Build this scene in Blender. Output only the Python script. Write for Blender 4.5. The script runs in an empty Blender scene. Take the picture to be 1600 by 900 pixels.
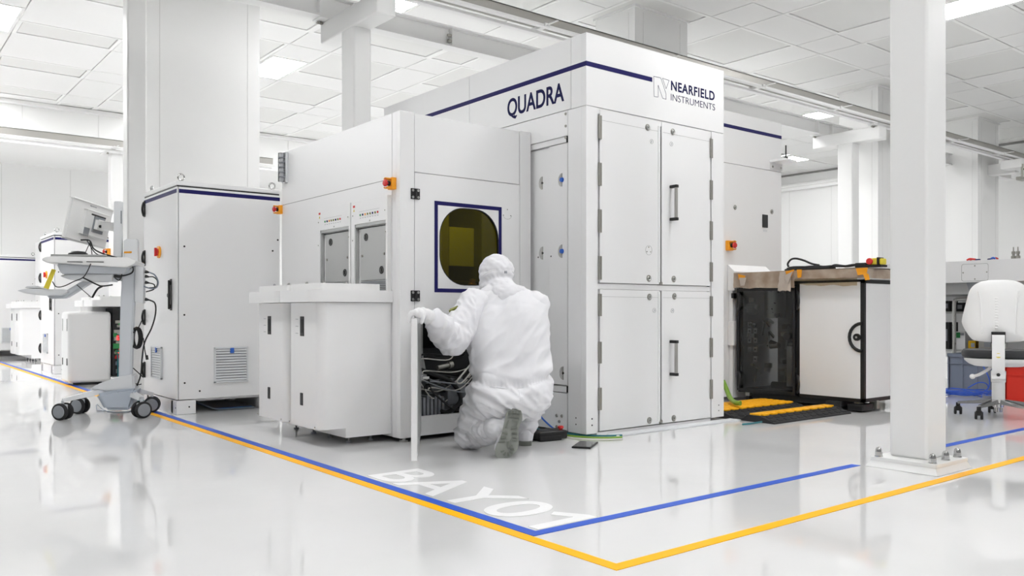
import bpy, bmesh, math, random
import numpy as np
from mathutils import Vector, Matrix, noise
random.seed(7)
SC = bpy.context.scene
COL = SC.collection
PI = math.pi

# ------------------------------------------------------------------ survey of the photograph (1600x900)
F, CX, CY, EYE = 1315.0, 800.0, 487.0, 0.84
YAW = math.radians(51.53)                     # angle between the view axis and the world X axis
FW = (math.cos(YAW), math.sin(YAW))
RT = (math.sin(YAW), -math.cos(YAW))

def ray(px, py):
    u = (px - CX) / F
    return (FW[0] + RT[0] * u, FW[1] + RT[1] * u, (CY - py) / F)

def AZ(px, py, z=0.0):
    q = ray(px, py); t = (z - EYE) / q[2]
    return Vector((q[0] * t, q[1] * t, z))

def AX(px, py, X):
    q = ray(px, py); t = X / q[0]
    return Vector((X, q[1] * t, EYE + q[2] * t))

def AY(px, py, Y):
    q = ray(px, py); t = Y / q[1]
    return Vector((q[0] * t, Y, EYE + q[2] * t))

def AD(px, py, D):
    q = ray(px, py)
    return Vector((q[0] * D, q[1] * D, EYE + q[2] * D))

# ------------------------------------------------------------------ materials
def lin(c):
    if isinstance(c, str):
        c = c.lstrip('#'); c = [int(c[i:i + 2], 16) / 255 for i in (0, 2, 4)]
    return tuple((x / 12.92 if x <= .04045 else ((x + .055) / 1.055) ** 2.4) for x in c) + (1.0,)

MATS = {}
def mat(name, col, rough=.5, metal=0., spec=.5, bump=0., bscale=40., emit=None, estr=0., coat=0., rvar=0.):
    m = bpy.data.materials.new(name); m.use_nodes = True
    nt = m.node_tree; b = nt.nodes['Principled BSDF']
    b.inputs['Base Color'].default_value = lin(col)
    b.inputs['Roughness'].default_value = rough
    b.inputs['Metallic'].default_value = metal
    b.inputs['Specular IOR Level'].default_value = spec
    b.inputs['Coat Weight'].default_value = coat
    tc = nt.nodes.new('ShaderNodeTexCoord')
    nz = nt.nodes.new('ShaderNodeTexNoise'); nz.inputs['Scale'].default_value = bscale
    nz.inputs['Detail'].default_value = 3
    nt.links.new(tc.outputs['Object'], nz.inputs['Vector'])
    mr = nt.nodes.new('ShaderNodeMapRange')
    rv = rvar if rvar else .04
    mr.inputs['To Min'].default_value = max(0, rough - rv); mr.inputs['To Max'].default_value = min(1, rough + rv)
    nt.links.new(nz.outputs['Fac'], mr.inputs['Value']); nt.links.new(mr.outputs['Result'], b.inputs['Roughness'])
    if bump:
        bp = nt.nodes.new('ShaderNodeBump'); bp.inputs['Strength'].default_value = bump
        bp.inputs['Distance'].default_value = .002
        nt.links.new(nz.outputs['Fac'], bp.inputs['Height']); nt.links.new(bp.outputs['Normal'], b.inputs['Normal'])
    if emit:
        b.inputs['Emission Color'].default_value = lin(emit); b.inputs['Emission Strength'].default_value = estr
    MATS[name] = m
    return m

def glassmat(name, tint, refl_rough=.02, ior=1.45):
    m = bpy.data.materials.new(name); m.use_nodes = True
    nt = m.node_tree; nt.nodes.clear()
    o = nt.nodes.new('ShaderNodeOutputMaterial'); mx = nt.nodes.new('ShaderNodeMixShader')
    t = nt.nodes.new('ShaderNodeBsdfTransparent'); t.inputs['Color'].default_value = tint + (1,)
    g = nt.nodes.new('ShaderNodeBsdfGlossy'); g.inputs['Roughness'].default_value = refl_rough
    fr = nt.nodes.new('ShaderNodeFresnel'); fr.inputs['IOR'].default_value = ior
    nt.links.new(fr.outputs[0], mx.inputs[0]); nt.links.new(t.outputs[0], mx.inputs[1]); nt.links.new(g.outputs[0], mx.inputs[2])
    nt.links.new(mx.outputs[0], o.inputs[0])
    MATS[name] = m
    return m

WHITE = mat('white_powder_coat', '#e8e8e8', .32, spec=.4)
WHITE2 = mat('white_structural_paint', '#e9e9e8', .36, spec=.4, rvar=.01)
SEAMM = mat('wall_panel_joint', '#dddddb', .7)
WALLM = mat('cleanroom_wall_panel', '#f0f0ef', .45)
CEILM = mat('ceiling_white', '#ededec', .6)
CEILD = mat('ceiling_filter_grey', '#e5e5e3', .7)
CEILB = mat('ceiling_bar_white', '#f2f2f1', .45)
GAPM = mat('seam_shadow_gasket', '#8f8f8d', .8)
NAVY = mat('navy_stripe', '#1b1858', .5, spec=.2)
NAVYT = mat('navy_print', '#141446', .55, spec=.15)
CARTD = mat('cart_housing_grey', '#b3bbc6', .42)
PHONES = mat('phone_screen', '#2b2d30', .12)
BLACK = mat('black_plastic', '#161617', .42)
BLACKR = mat('black_rubber', '#222224', .75)
SLATE = mat('slate_lining', '#77797b', .5)
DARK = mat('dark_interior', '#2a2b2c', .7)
GREYP = mat('grey_plastic', '#8d9196', .45)
GREYM = mat('grey_metal_plate', '#b4b5b4', .42, metal=.35)
LGREY = mat('light_grey_plastic', '#d8dadc', .42)
CARTG = mat('cart_grey_plastic', '#ccd0d5', .4)
STEEL = mat('brushed_steel', '#b9b9b6', .3, metal=1., rvar=.08)
STEELD = mat('hinge_steel', '#a5a39c', .38, metal=.8)
ALU = mat('rail_aluminium', '#b3b1ac', .42, metal=.75, rvar=.1)
CHROME = mat('polished_chrome', '#d0d0d0', .12, metal=1.)
ORANGE = mat('orange_enclosure', '#f3a21b', .4)
RED = mat('red_button', '#cf2e2c', .35)
REDC = mat('red_crate_plastic', '#d8301f', .45)
BLUEG = mat('blue_label', '#2a62c0', .4)
YTAPE = mat('yellow_floor_tape', '#ffb906', .4, spec=.12)
BTAPE = mat('blue_floor_tape', '#2f5bc4', .4, spec=.15)
WTEXT = mat('white_floor_letter', '#f3f3f3', .25)
YRAMP = mat('yellow_ramp_plastic', '#fdb913', .5)
GREENC = mat('green_hose', '#7fa63c', .45)
TEALC = mat('teal_cable', '#1f6f78', .45)
BLUEC = mat('blue_cable', '#3565d6', .35)
CABLEW = mat('white_cable', '#d9d7d0', .45)
CABLEG = mat('slate_cable', '#7d8794', .45)
CRATEG = mat('grey_crate_plastic', '#7f8899', .45)
SKIN = mat('skin', '#c99a80', .5)
CLOTH = mat('cleanroom_coverall_fabric', '#dedee1', .75, spec=.25, bump=.25, bscale=900)
GLOVE = mat('white_glove', '#e0e0e1', .55)
SOLE = mat('grey_rubber_sole', '#8d908a', .75, bump=.3, bscale=60)
SOLED = mat('grey_rubber_tread', '#73766f', .8)
SEATBK = mat('black_seat_vinyl', '#2c2d30', .45, bump=.1, bscale=200)
YLAB = mat('yellow_sticker', '#d9c73c', .5)
GOLD = mat('gold_metal', '#d3a72b', .3, metal=1.)
TAPEO = mat('amber_tape', '#e79a18', .35)
OLIVE = mat('olive_patch', '#7b7e3f', .7)
GREENP = mat('green_part', '#2f8a4c', .5)
LAMPM = mat('lamp_diffuser', '#ffffff', .5, emit='#ffffff', estr=26.)
FILLGLOW = mat('work_light_diffuser', '#ffffff', .5, emit='#fff6e0', estr=7.)
REDLED = mat('red_led', '#ff4040', .4, emit='#ff3030', estr=2.)
AMBER = glassmat('amber_window', (.64, .60, .03))
SMOKE = glassmat('smoked_glass', (.66, .67, .67), .03)
CLEAR = glassmat('clear_plastic', (.95, .95, .96), .12, 1.4)

def wrinkle(m):
    """soft cloth wrinkles as relief"""
    nt = m.node_tree; b = nt.nodes['Principled BSDF']
    tc = nt.nodes.new('ShaderNodeTexCoord'); mp = nt.nodes.new('ShaderNodeMapping'); mp.inputs['Scale'].default_value = (1, 1, .55); mp.inputs['Rotation'].default_value = (.5, .35, .2)
    n = nt.nodes.new('ShaderNodeTexNoise'); n.noise_type = 'RIDGED_MULTIFRACTAL'; n.inputs['Scale'].default_value = 7.; n.inputs['Detail'].default_value = 2.5; n.inputs['Roughness'].default_value = .45; n.inputs['Distortion'].default_value = .6
    bp = nt.nodes.new('ShaderNodeBump'); bp.inputs['Strength'].default_value = .55; bp.inputs['Distance'].default_value = .012
    nt.links.new(tc.outputs['Object'], mp.inputs['Vector']); nt.links.new(mp.outputs['Vector'], n.inputs['Vector']); nt.links.new(n.outputs['Fac'], bp.inputs['Height'])
    nt.links.new(bp.outputs['Normal'], b.inputs['Normal'])
wrinkle(CLOTH)

def film_mat():
    m = bpy.data.materials.new('brown_protective_film'); m.use_nodes = True
    nt = m.node_tree; b = nt.nodes['Principled BSDF']
    b.inputs['Roughness'].default_value = .3
    tc = nt.nodes.new('ShaderNodeTexCoord'); n = nt.nodes.new('ShaderNodeTexNoise'); n.inputs['Scale'].default_value = 9
    n.inputs['Detail'].default_value = 5
    r = nt.nodes.new('ShaderNodeValToRGB')
    r.color_ramp.elements[0].color = lin('#94806e'); r.color_ramp.elements[0].position = .3
    r.color_ramp.elements[1].color = lin('#b3a595'); r.color_ramp.elements[1].position = .7
    nt.links.new(tc.outputs['Object'], n.inputs['Vector']); nt.links.new(n.outputs['Fac'], r.inputs[0])
    nt.links.new(r.outputs[0], b.inputs['Base Color'])
    bp = nt.nodes.new('ShaderNodeBump'); bp.inputs['Strength'].default_value = .4; bp.inputs['Distance'].default_value = .01
    nt.links.new(n.outputs['Fac'], bp.inputs['Height']); nt.links.new(bp.outputs['Normal'], b.inputs['Normal'])
    return m
FILM = film_mat()
LGREYF = mat('pale_film', '#b9aea3', .35, bump=.3, bscale=30)
SHEETF = glassmat('sheer_film', (.86, .80, .70), .25, 1.3)

def floor_mat():
    m = bpy.data.materials.new('epoxy_floor'); m.use_nodes = True
    nt = m.node_tree; b = nt.nodes['Principled BSDF']
    b.inputs['Specular IOR Level'].default_value = .8
    tc = nt.nodes.new('ShaderNodeTexCoord')
    n = nt.nodes.new('ShaderNodeTexNoise'); n.inputs['Scale'].default_value = 1.3; n.inputs['Detail'].default_value = 4
    r = nt.nodes.new('ShaderNodeValToRGB')
    r.color_ramp.elements[0].color = lin('#d9d9d9'); r.color_ramp.elements[0].position = .3
    r.color_ramp.elements[1].color = lin('#dedede'); r.color_ramp.elements[1].position = .7
    mr = nt.nodes.new('ShaderNodeMapRange'); mr.inputs['To Min'].default_value = .02; mr.inputs['To Max'].default_value = .06
    n2 = nt.nodes.new('ShaderNodeTexNoise'); n2.inputs['Scale'].default_value = 6.; n2.inputs['Detail'].default_value = 2
    bp = nt.nodes.new('ShaderNodeBump'); bp.inputs['Strength'].default_value = .03; bp.inputs['Distance'].default_value = .01
    for q in (n, n2):
        nt.links.new(tc.outputs['Object'], q.inputs['Vector'])
    nt.links.new(n.outputs['Fac'], r.inputs[0]); nt.links.new(r.outputs[0], b.inputs['Base Color'])
    nt.links.new(n.outputs['Fac'], mr.inputs['Value']); nt.links.new(mr.outputs['Result'], b.inputs['Roughness'])
    nt.links.new(n2.outputs['Fac'], bp.inputs['Height']); nt.links.new(bp.outputs['Normal'], b.inputs['Normal'])
    return m
FLOORM = floor_mat()

# ------------------------------------------------------------------ object helpers
def tag(o, label=None, cat=None, group=None, kind=None):
    if label: o['label'] = label
    if cat: o['category'] = cat
    if group: o['group'] = group
    if kind: o['kind'] = kind
    return o

def thing(name, loc, label, cat, group=None):
    o = bpy.data.objects.new(name, None); COL.objects.link(o)
    o.empty_display_size = .1
    o.location = loc
    return tag(o, label, cat, group)

def root_of(o):
    while o.parent is not None: o = o.parent
    return o

def catmull(pts, n=8, closed=False):
    P = [Vector(p) for p in pts]
    if len(P) < 3: return P
    out = []
    L = len(P); rng = L if closed else L - 1
    for i in range(rng):
        p0 = P[(i - 1) % L] if closed or i > 0 else P[0] * 2 - P[1]
        p1, p2 = P[i], P[(i + 1) % L]
        p3 = P[(i + 2) % L] if closed or i + 2 < L else P[-1] * 2 - P[-2]
        for k in range(n):
            t = k / n
            out.append(.5 * ((2 * p1) + (p2 - p0) * t + (2 * p0 - 5 * p1 + 4 * p2 - p3) * t * t + (3 * p1 - p0 - 3 * p2 + p3) * t ** 3))
    if not closed: out.append(P[-1])
    return out

class MB:
    """collects shapes in world coordinates; build() links them as ONE mesh object"""
    def __init__(s): s.bm = bmesh.new(); s.mi = 0
    def _mark(s, faces):
        for f in faces: f.material_index = s.mi
    def use(s, i): s.mi = i; return s
    def box(s, x0, x1, y0, y1, z0, z1, bev=0., seg=2, M=None):
        n0 = len(s.bm.faces)
        r = bmesh.ops.create_cube(s.bm, size=1.)
        vs = r['verts']
        for v in vs:
            v.co = Vector((x0 + (x1 - x0) * (v.co.x + .5), y0 + (y1 - y0) * (v.co.y + .5), z0 + (z1 - z0) * (v.co.z + .5)))
            if M is not None: v.co = M @ v.co
        fs = set(f for v in vs for f in v.link_faces)
        s._mark(fs)
        if bev > 0:
            es = list(set(e for v in vs for e in v.link_edges))
            r2 = bmesh.ops.bevel(s.bm, geom=es, offset=bev, segments=seg, affect='EDGES', profile=.5)
            s._mark(r2['faces'])
        return s
    def obox(s, c, ax, ay, az, hx, hy, hz, bev=0., seg=2):
        """box round a centre with own axes and half sizes"""
        M = Matrix((tuple(ax) + (0,), tuple(ay) + (0,), tuple(az) + (0,), (0, 0, 0, 1))).transposed()
        M.translation = Vector(c)
        return s.box(-hx, hx, -hy, hy, -hz, hz, bev, seg, M)
    def cyl(s, p0, p1, r, r2=None, seg=16, caps=True, rot=0):
        p0, p1 = Vector(p0), Vector(p1); r2 = r if r2 is None else r2
        ax = (p1 - p0); L = ax.length
        if L < 1e-9: return s
        Q = ax.to_track_quat('Z', 'Y').to_matrix()
        a, b = [], []
        for i in range(seg):
            t = 2 * PI * i / seg + rot
            d = Q @ Vector((math.cos(t), math.sin(t), 0))
            a.append(s.bm.verts.new(p0 + d * r)); b.append(s.bm.verts.new(p1 + d * r2))
        fs = [s.bm.faces.new((a[i], a[(i + 1) % seg], b[(i + 1) % seg], b[i])) for i in range(seg)]
        if caps: fs.append(s.bm.faces.new(a[::-1])); fs.append(s.bm.faces.new(b))
        s._mark(fs); return s
    def lathe(s, prof, o, axis=(0, 0, 1), seg=24, ring=False):
        """prof: (radius, height) pairs along axis"""
        o = Vector(o); Q = Vector(axis).normalized().to_track_quat('Z', 'Y').to_matrix()
        rings = []
        for r, h in prof:
            if r < 1e-6: rings.append([s.bm.verts.new(o + Q @ Vector((0, 0, h)))])
            else: rings.append([s.bm.verts.new(o + Q @ Vector((r * math.cos(2 * PI * i / seg), r * math.sin(2 * PI * i / seg), h))) for i in range(seg)])
        fs = []
        for A, B in zip(rings, rings[1:]):
            for i in range(seg):
                j = (i + 1) % seg
                if len(A) == 1 and len(B) == 1: continue
                if len(A) == 1: fs.append(s.bm.faces.new((A[0], B[j], B[i])))
                elif len(B) == 1: fs.append(s.bm.faces.new((A[i], A[j], B[0])))
                else: fs.append(s.bm.faces.new((A[i], A[j], B[j], B[i])))
        if ring:
            for i in range(seg):
                j = (i + 1) % seg; fs.append(s.bm.faces.new((rings[-1][i], rings[-1][j], rings[0][j], rings[0][i])))
        else:
            if len(rings[0]) > 1: fs.append(s.bm.faces.new(rings[0][::-1]))
            if len(rings[-1]) > 1: fs.append(s.bm.faces.new(rings[-1]))
        s._mark(fs); return s
    def tube(s, pts, r, seg=8, smooth=6, closed=False):
        P = catmull(pts, smooth, closed) if smooth > 1 else [Vector(p) for p in pts]
        rad = r if callable(r) else (lambda t: r)
        N = len(P); rings = []; up = None
        for i in range(N):
            if closed: t = (P[(i + 1) % N] - P[i - 1])
            else: t = P[min(i + 1, N - 1)] - P[max(i - 1, 0)]
            if t.length < 1e-9: t = Vector((0, 0, 1))
            t.normalize()
            if up is None: up = t.orthogonal().normalized()
            up = up - t * up.dot(t)
            if up.length < 1e-6: up = t.orthogonal()
            up.normalize(); w = t.cross(up); rr = rad(i / max(1, N - 1))
            rings.append([s.bm.verts.new(P[i] + (up * math.cos(2 * PI * k / seg) + w * math.sin(2 * PI * k / seg)) * rr) for k in range(seg)])
        fs = []
        rng = N if closed else N - 1
        for i in range(rng):
            A, B = rings[i], rings[(i + 1) % N]
            for k in range(seg): fs.append(s.bm.faces.new((A[k], A[(k + 1) % seg], B[(k + 1) % seg], B[k])))
        if not closed: fs.append(s.bm.faces.new(rings[0][::-1])); fs.append(s.bm.faces.new(rings[-1]))
        s._mark(fs); return s
    def prism(s, poly, o, u, v, depth, hole=None):
        """polygon (2-D pairs) in the plane o,u,v extruded by the vector depth"""
        o, u, v, d = Vector(o), Vector(u), Vector(v), Vector(depth)
        if hole is None:
            a = [s.bm.verts.new(o + u * x + v * y) for x, y in poly]
            b = [s.bm.verts.new(q.co + d) for q in a]
            n = len(a); fs = [s.bm.faces.new(a[::-1]), s.bm.faces.new(b)]
            fs += [s.bm.faces.new((a[i], a[(i + 1) % n], b[(i + 1) % n], b[i])) for i in range(n)]
        else:                                           # ring between two loops of equal length
            n = len(poly); fs = []
            A = [[s.bm.verts.new(o + u * x + v * y) for x, y in L] for L in (poly, hole)]
            B = [[s.bm.verts.new(q.co + d) for q in L] for L in A]
            for i in range(n):
                j = (i + 1) % n
                fs.append(s.bm.faces.new((A[0][i], A[0][j], B[0][j], B[0][i])))
                fs.append(s.bm.faces.new((A[1][j], A[1][i], B[1][i], B[1][j])))
                fs.append(s.bm.faces.new((A[0][j], A[0][i], A[1][i], A[1][j])))
                fs.append(s.bm.faces.new((B[0][i], B[0][j], B[1][j], B[1][i])))
        s._mark(fs); return s
    def ball(s, c, r, sc=(1, 1, 1), seg=16, M=None):
        res = bmesh.ops.create_uvsphere(s.bm, u_segments=seg, v_segments=max(6, seg // 2), radius=r)
        for v in res['verts']:
            p = Vector((v.co.x * sc[0], v.co.y * sc[1], v.co.z * sc[2]))
            if M is not None: p = M @ p
            v.co = p + Vector(c)
        s._mark(set(f for v in res['verts'] for f in v.link_faces)); return s
    def build(s, name, m, parent=None, smooth=35, label=None):
        bmesh.ops.recalc_face_normals(s.bm, faces=s.bm.faces[:])
        me = bpy.data.meshes.new(name)
        off = Vector((0, 0, 0))
        if parent is not None: off = root_of(parent).location
        if off.length: bmesh.ops.translate(s.bm, verts=s.bm.verts[:], vec=-off)
        s.bm.to_mesh(me); s.bm.free()
        for q in (m if isinstance(m, (list, tuple)) else [m]): me.materials.append(q)
        o = bpy.data.objects.new(name, me); COL.objects.link(o)
        if parent is not None: o.parent = parent
        if smooth:
            me.polygons.foreach_set('use_smooth', [True] * len(me.polygons))
            me.set_sharp_from_angle(angle=math.radians(smooth))
            if len(me.polygons) < 400:
                wn = o.modifiers.new('weighted normal', 'WEIGHTED_NORMAL'); wn.keep_sharp = True; wn.weight = 60
        if label: o['label'] = label
        return o

def each(mb, name, m, parent, smooth=35, near=0.):
    """every separate piece gathered in mb becomes a part of its own (pieces whose centres are within near stay together)"""
    bm = mb.bm; seen = set(); groups = []
    for v0 in bm.verts:
        if v0 in seen: continue
        st = [v0]; seen.add(v0); isl = []
        while st:
            v = st.pop(); isl.append(v)
            for e in v.link_edges:
                q = e.other_vert(v)
                if q not in seen: seen.add(q); st.append(q)
        c = sum((v.co for v in isl), Vector()) / len(isl)
        for g in groups:
            if near and (g[0] - c).length < near: g[1].extend(isl); break
        else: groups.append([c, isl])
    out = []
    for c, isl in groups:
        n = MB(); mp = {v: n.bm.verts.new(v.co) for v in isl}
        for f in {f for v in isl for f in v.link_faces}:
            n.bm.faces.new([mp[v] for v in f.verts]).material_index = f.material_index
        out.append(n.build(name, m, parent, smooth))
    bm.free()
    return out

def settle(o):
    """give a top-level mesh its origin at its base"""
    vs = [v.co for v in o.data.vertices]
    c = Vector(((min(v.x for v in vs) + max(v.x for v in vs)) / 2, (min(v.y for v in vs) + max(v.y for v in vs)) / 2, min(v.z for v in vs)))
    o.data.transform(Matrix.Translation(-c)); o.location = o.location + c
    return o

def dup(o, off=(0, 0, 0), parent=None, skip=()):
    c = o.copy(); COL.objects.link(c)
    if parent is not None: c.parent = parent
    else: c.location = o.location + Vector(off)
    for ch in list(o.children):
        if any(ch.name.startswith(k) for k in skip): continue
        dup(ch, parent=c, skip=skip)
    return c

def rrect(x0, x1, y0, y1, r, n=8):
    out = []
    for cx, cy, a in ((x1 - r, y1 - r, 0), (x0 + r, y1 - r, 90), (x0 + r, y0 + r, 180), (x1 - r, y0 + r, 270)):
        for k in range(n + 1):
            t = math.radians(a + 90 * k / n); out.append((cx + r * math.cos(t), cy + r * math.sin(t)))
    return out

def text(name, body, m, parent, o, u, v, w, h, d=.0012, embolden=0., spacing=1.):
    """flat lettering, fitted to w x h, lower left corner at o, reading along u"""
    cu = bpy.data.curves.new(name, 'FONT'); cu.body = body; cu.size = 1.; cu.offset = embolden; cu.space_character = spacing
    ob = bpy.data.objects.new(name, cu); COL.objects.link(ob)
    dg = bpy.context.evaluated_depsgraph_get(); dg.update()
    me = bpy.data.meshes.new_from_object(ob.evaluated_get(dg))
    bpy.data.objects.remove(ob); bpy.data.curves.remove(cu)
    xs = [q.co.x for q in me.vertices]; ys = [q.co.y for q in me.vertices]
    x0, x1, y0, y1 = min(xs), max(xs), min(ys), max(ys)
    bm = bmesh.new(); bm.from_mesh(me)
    bmesh.ops.remove_doubles(bm, verts=bm.verts[:], dist=1e-5)
    r = bmesh.ops.extrude_face_region(bm, geom=bm.faces[:])
    n = Vector(u).cross(Vector(v)).normalized()
    ex = set(q for q in r['geom'] if isinstance(q, bmesh.types.BMVert))
    off = root_of(parent).location if parent is not None else Vector((0, 0, 0))
    for q in bm.verts:
        p = Vector(o) + Vector(u) * ((q.co.x - x0) / (x1 - x0) * w) + Vector(v) * ((q.co.y - y0) / (y1 - y0) * h)
        q.co = p + (n * d if q in ex else Vector((0, 0, 0))) - off
    bmesh.ops.recalc_face_normals(bm, faces=bm.faces[:])
    bm.to_mesh(me); bm.free()
    me.name = name; me.materials.clear(); me.materials.append(m)
    for p in me.polygons: p.material_index = 0; p.use_smooth = False
    ob = bpy.data.objects.new(name, me); COL.objects.link(ob)
    if parent is not None: ob.parent = parent
    return ob

def bx(name, m, parent, x0, x1, y0, y1, z0, z1, bev=.002, label=None):
    return MB().box(x0, x1, y0, y1, z0, z1, bev).build(name, m, parent, label=label)
# ------------------------------------------------------------------ camera
cam = bpy.data.cameras.new('camera'); co = bpy.data.objects.new('camera', cam); COL.objects.link(co)
cam.sensor_width = 36; cam.lens = F / 1600 * 36; cam.shift_y = (CY - 450) / 1600
cam.clip_start = .05; cam.clip_end = 200
co.location = (0, 0, EYE); co.rotation_euler = (PI / 2, 0, YAW - PI / 2)
SC.camera = co

# ------------------------------------------------------------------ light and view
w = bpy.data.worlds.new('world'); SC.world = w; w.use_nodes = True
w.node_tree.nodes['Background'].inputs[0].default_value = (1, 1, 1, 1)
w.node_tree.nodes['Background'].inputs[1].default_value = 0.18
vs = SC.view_settings
vs.view_transform = 'Standard'; vs.look = 'None'; vs.gamma = 1; vs.use_curve_mapping = False; vs.exposure = 0.48
SC.cycles.max_bounces = 14; SC.cycles.diffuse_bounces = 7; SC.cycles.glossy_bounces = 6; SC.cycles.transparent_max_bounces = 12
SC.cycles.caustics_reflective = False; SC.cycles.caustics_refractive = False
SC.cycles.use_denoising = True

# ------------------------------------------------------------------ the setting
ZC = 4.44
f = MB().box(-6, 20.5, -6, 19.4, -.1, 0).build('floor', FLOORM, smooth=0); f['kind'] = 'structure'
wb = MB(); wb.box(-6, 20, 18.9, 19.1, 0, 4.5)
wb.box(-6, 20, 16.5, 18.9, 3.72, 4.5)
wb.use(1)
for k in range(22): wb.box(-6 + k * 1.2 - .004, -6 + k * 1.2 + .004, 18.895, 18.9, 0, 3.7); wb.box(-6 + k * 1.2 - .004, -6 + k * 1.2 + .004, 16.495, 16.5, 3.72, 4.44)
o = wb.build('wall_back', [WALLM, SEAMM], smooth=0); o['kind'] = 'structure'
wr = MB(); wr.box(19.5, 19.7, -4, 18.9, 0, 4.5); wr.use(1)
for k in range(19): wr.box(19.496, 19.5, -4 + k * 1.2 - .004, -4 + k * 1.2 + .004, 0, 4.0)
o = wr.build('wall_right', [WALLM, SEAMM], smooth=0); o['kind'] = 'structure'
o = MB().box(19.36, 19.5, -4, 18.9, 4.0, 4.17, .01).box(19.3, 19.5, -4, 18.9, 4.08, 4.13, .01).build('trim_1', WALLM); o['kind'] = 'structure'
o = MB().box(19.44, 19.5, -4, 18.9, 4.40, 4.44).build('trim_2', GAPM, smooth=0); o['kind'] = 'structure'
o = MB().box(-6, 19.3, 16.38, 16.5, 4.37, 4.44, .01).build('trim_3', WALLM); o['kind'] = 'structure'

# ceiling: 0.6 m grid, filter panels set back, bars between
LAMPS = [(1.13, 1.67, 11.43, 12.5), (4.74, 5.27, 11.38, 12.47), (4.74, 5.27, 7.86, 8.92), (13.75, 14.28, 8.43, 8.88),
         (10.1, 10.67, 3.92, 4.80), (10.13, 10.67, 7.80, 8.9), (17.2, 17.9, 11.2, 11.75),
         (.23, .80, 4.1, 5.2), (4.76, 5.31, 2.6, 3.7), (1.15, 1.72, .0, 1.1), (4.76, 5.31, -1.4, -.4), (10.13, 10.67, -.2, .9), (8.33, 8.87, 11.4, 12.5), (8.33, 8.87, 15.0, 16.1), (11.93, 12.47, 11.4, 12.5), (11.93, 12.47, 15, 16.1), (1.13, 1.67, 15, 16.1), (4.74, 5.27, 15, 16.1), (-1.9, -1.3, 12, 13.1), (-1.9, -1.3, 15, 16.1), (4.76, 5.31, -4.6, -3.5)]  # these and the next row: unseen lamps, added to even out the light
LAMPS += [(15.53, 16.07, 3.0, 4.1), (-1.9, -1.3, 13.5, 14.6), (-4.3, -3.7, 11.9, 13.0), (-4.3, -3.7, 15, 16.1), (1.15, 1.72, -3.6, -2.5)]
def in_lamp(x, y):
    return any(a - .05 < x < b + .05 and c - .05 < y < d + .05 for a, b, c, d in LAMPS)
cb = MB(); cb.use(3).box(-6, 19.5, -6, 16.5, ZC + .05, ZC + .15)
def panel(x0, x1, y0, y1, dark):
    for a, b, c, d in LAMPS:
        if x0 < b - .06 and x1 > a + .06 and y0 < d - .06 and y1 > c + .06:
            if y1 - y0 > .7:                          # keep the rest of a long bay closed
                if c - y0 > .08: panel(x0, x1, y0, c - .02, False)
                if y1 - d > .08: panel(x0, x1, d + .02, y1, False)
            return
    e = .045
    if dark:
        cb.use(1).prism([(x0, y0), (x1, y0), (x1, y1), (x0, y1)], (0, 0, ZC), (1, 0, 0), (0, 1, 0), (0, 0, .03), hole=[(x0 + e, y0 + e), (x1 - e, y0 + e), (x1 - e, y1 - e), (x0 + e, y1 - e)])
        cb.use(2).box(x0 + e + .012, x1 - e - .012, y0 + e + .012, y1 - e - .012, ZC + .010, ZC + .05)
    else:
        cb.use(0).box(x0 + .007, x1 - .007, y0 + .007, y1 - .007, ZC + .002, ZC + .05)
bands = [(1.7 - 1.2 * (k + 1), 1.7 - 1.2 * k, 'l') for k in range(6)] + [(1.7, 2.9, 'l')]
x = 2.9
while x < 19.4:
    bands.append((x, min(x + .6, 19.5), 'n'))
    if x + .6 < 19.4: bands.append((x + .6, min(x + 1.8, 19.5), 'w'))
    x += 1.8
for x0, x1, kd in bands:
    yo = 0 if (kd == 'l' or x0 < 7.0) else -.6
    for k in range(-3, 11):
        y1 = 12.53 - 1.8 * k + yo
        if y1 > 18: continue
        if kd == 'l':
            panel(x0, x1, y1 - .6, min(y1, 16.5), True); panel(x0, x1, y1 - 1.8, y1 - .6, False)
        elif kd == 'w':
            panel(x0, x1, y1 - .6, min(16.5, y1), False); panel(x0, x1, y1 - 1.8, min(16.5, y1 - .6), True)
        else:
            panel(x0, x1, y1 - .6, min(16.5, y1), False); panel(x0, x1, y1 - 1.8, min(16.5, y1 - .6), k % 4 == 1)
o = cb.build('ceiling', [CEILM, CEILB, CEILD, GAPM], smooth=0); o['kind'] = 'structure'

LL = ['recessed ceiling lamp over the far left aisle at the frame edge', 'bright recessed ceiling lamp right of the big boxed column',
      'recessed ceiling lamp half hidden behind the rail support arm', 'square ceiling lamp above the beam right of the tall cabinet',
      'long ceiling lamp right of the top of the foreground steel column', 'sliver of ceiling lamp above the rail at the tall cabinet corner',
      'small far ceiling lamp beside the antenna bracket']
for i, (a, b, c, d) in enumerate(LAMPS):
    t = thing('ceiling_light', ((a + b) / 2, (c + d) / 2, ZC), LL[i] if i < len(LL) else 'recessed ceiling lamp hidden behind the machines or outside the picture', 'ceiling light', 'recessed ceiling lamps')
    MB().prism([(a - .02, c - .02), (b + .02, c - .02), (b + .02, d + .02), (a - .02, d + .02)], (0, 0, ZC - .004), (1, 0, 0), (0, 1, 0), (0, 0, .04),
               hole=[(a + .015, c + .015), (b - .015, c + .015), (b - .015, d - .015), (a + .015, d - .015)]).build('lamp_frame', CEILB, t, 0)
    MB().box(a + .015, b - .015, c + .015, d - .015, ZC + .004, ZC + .03).build('diffuser', LAMPM, t, 0)

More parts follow.
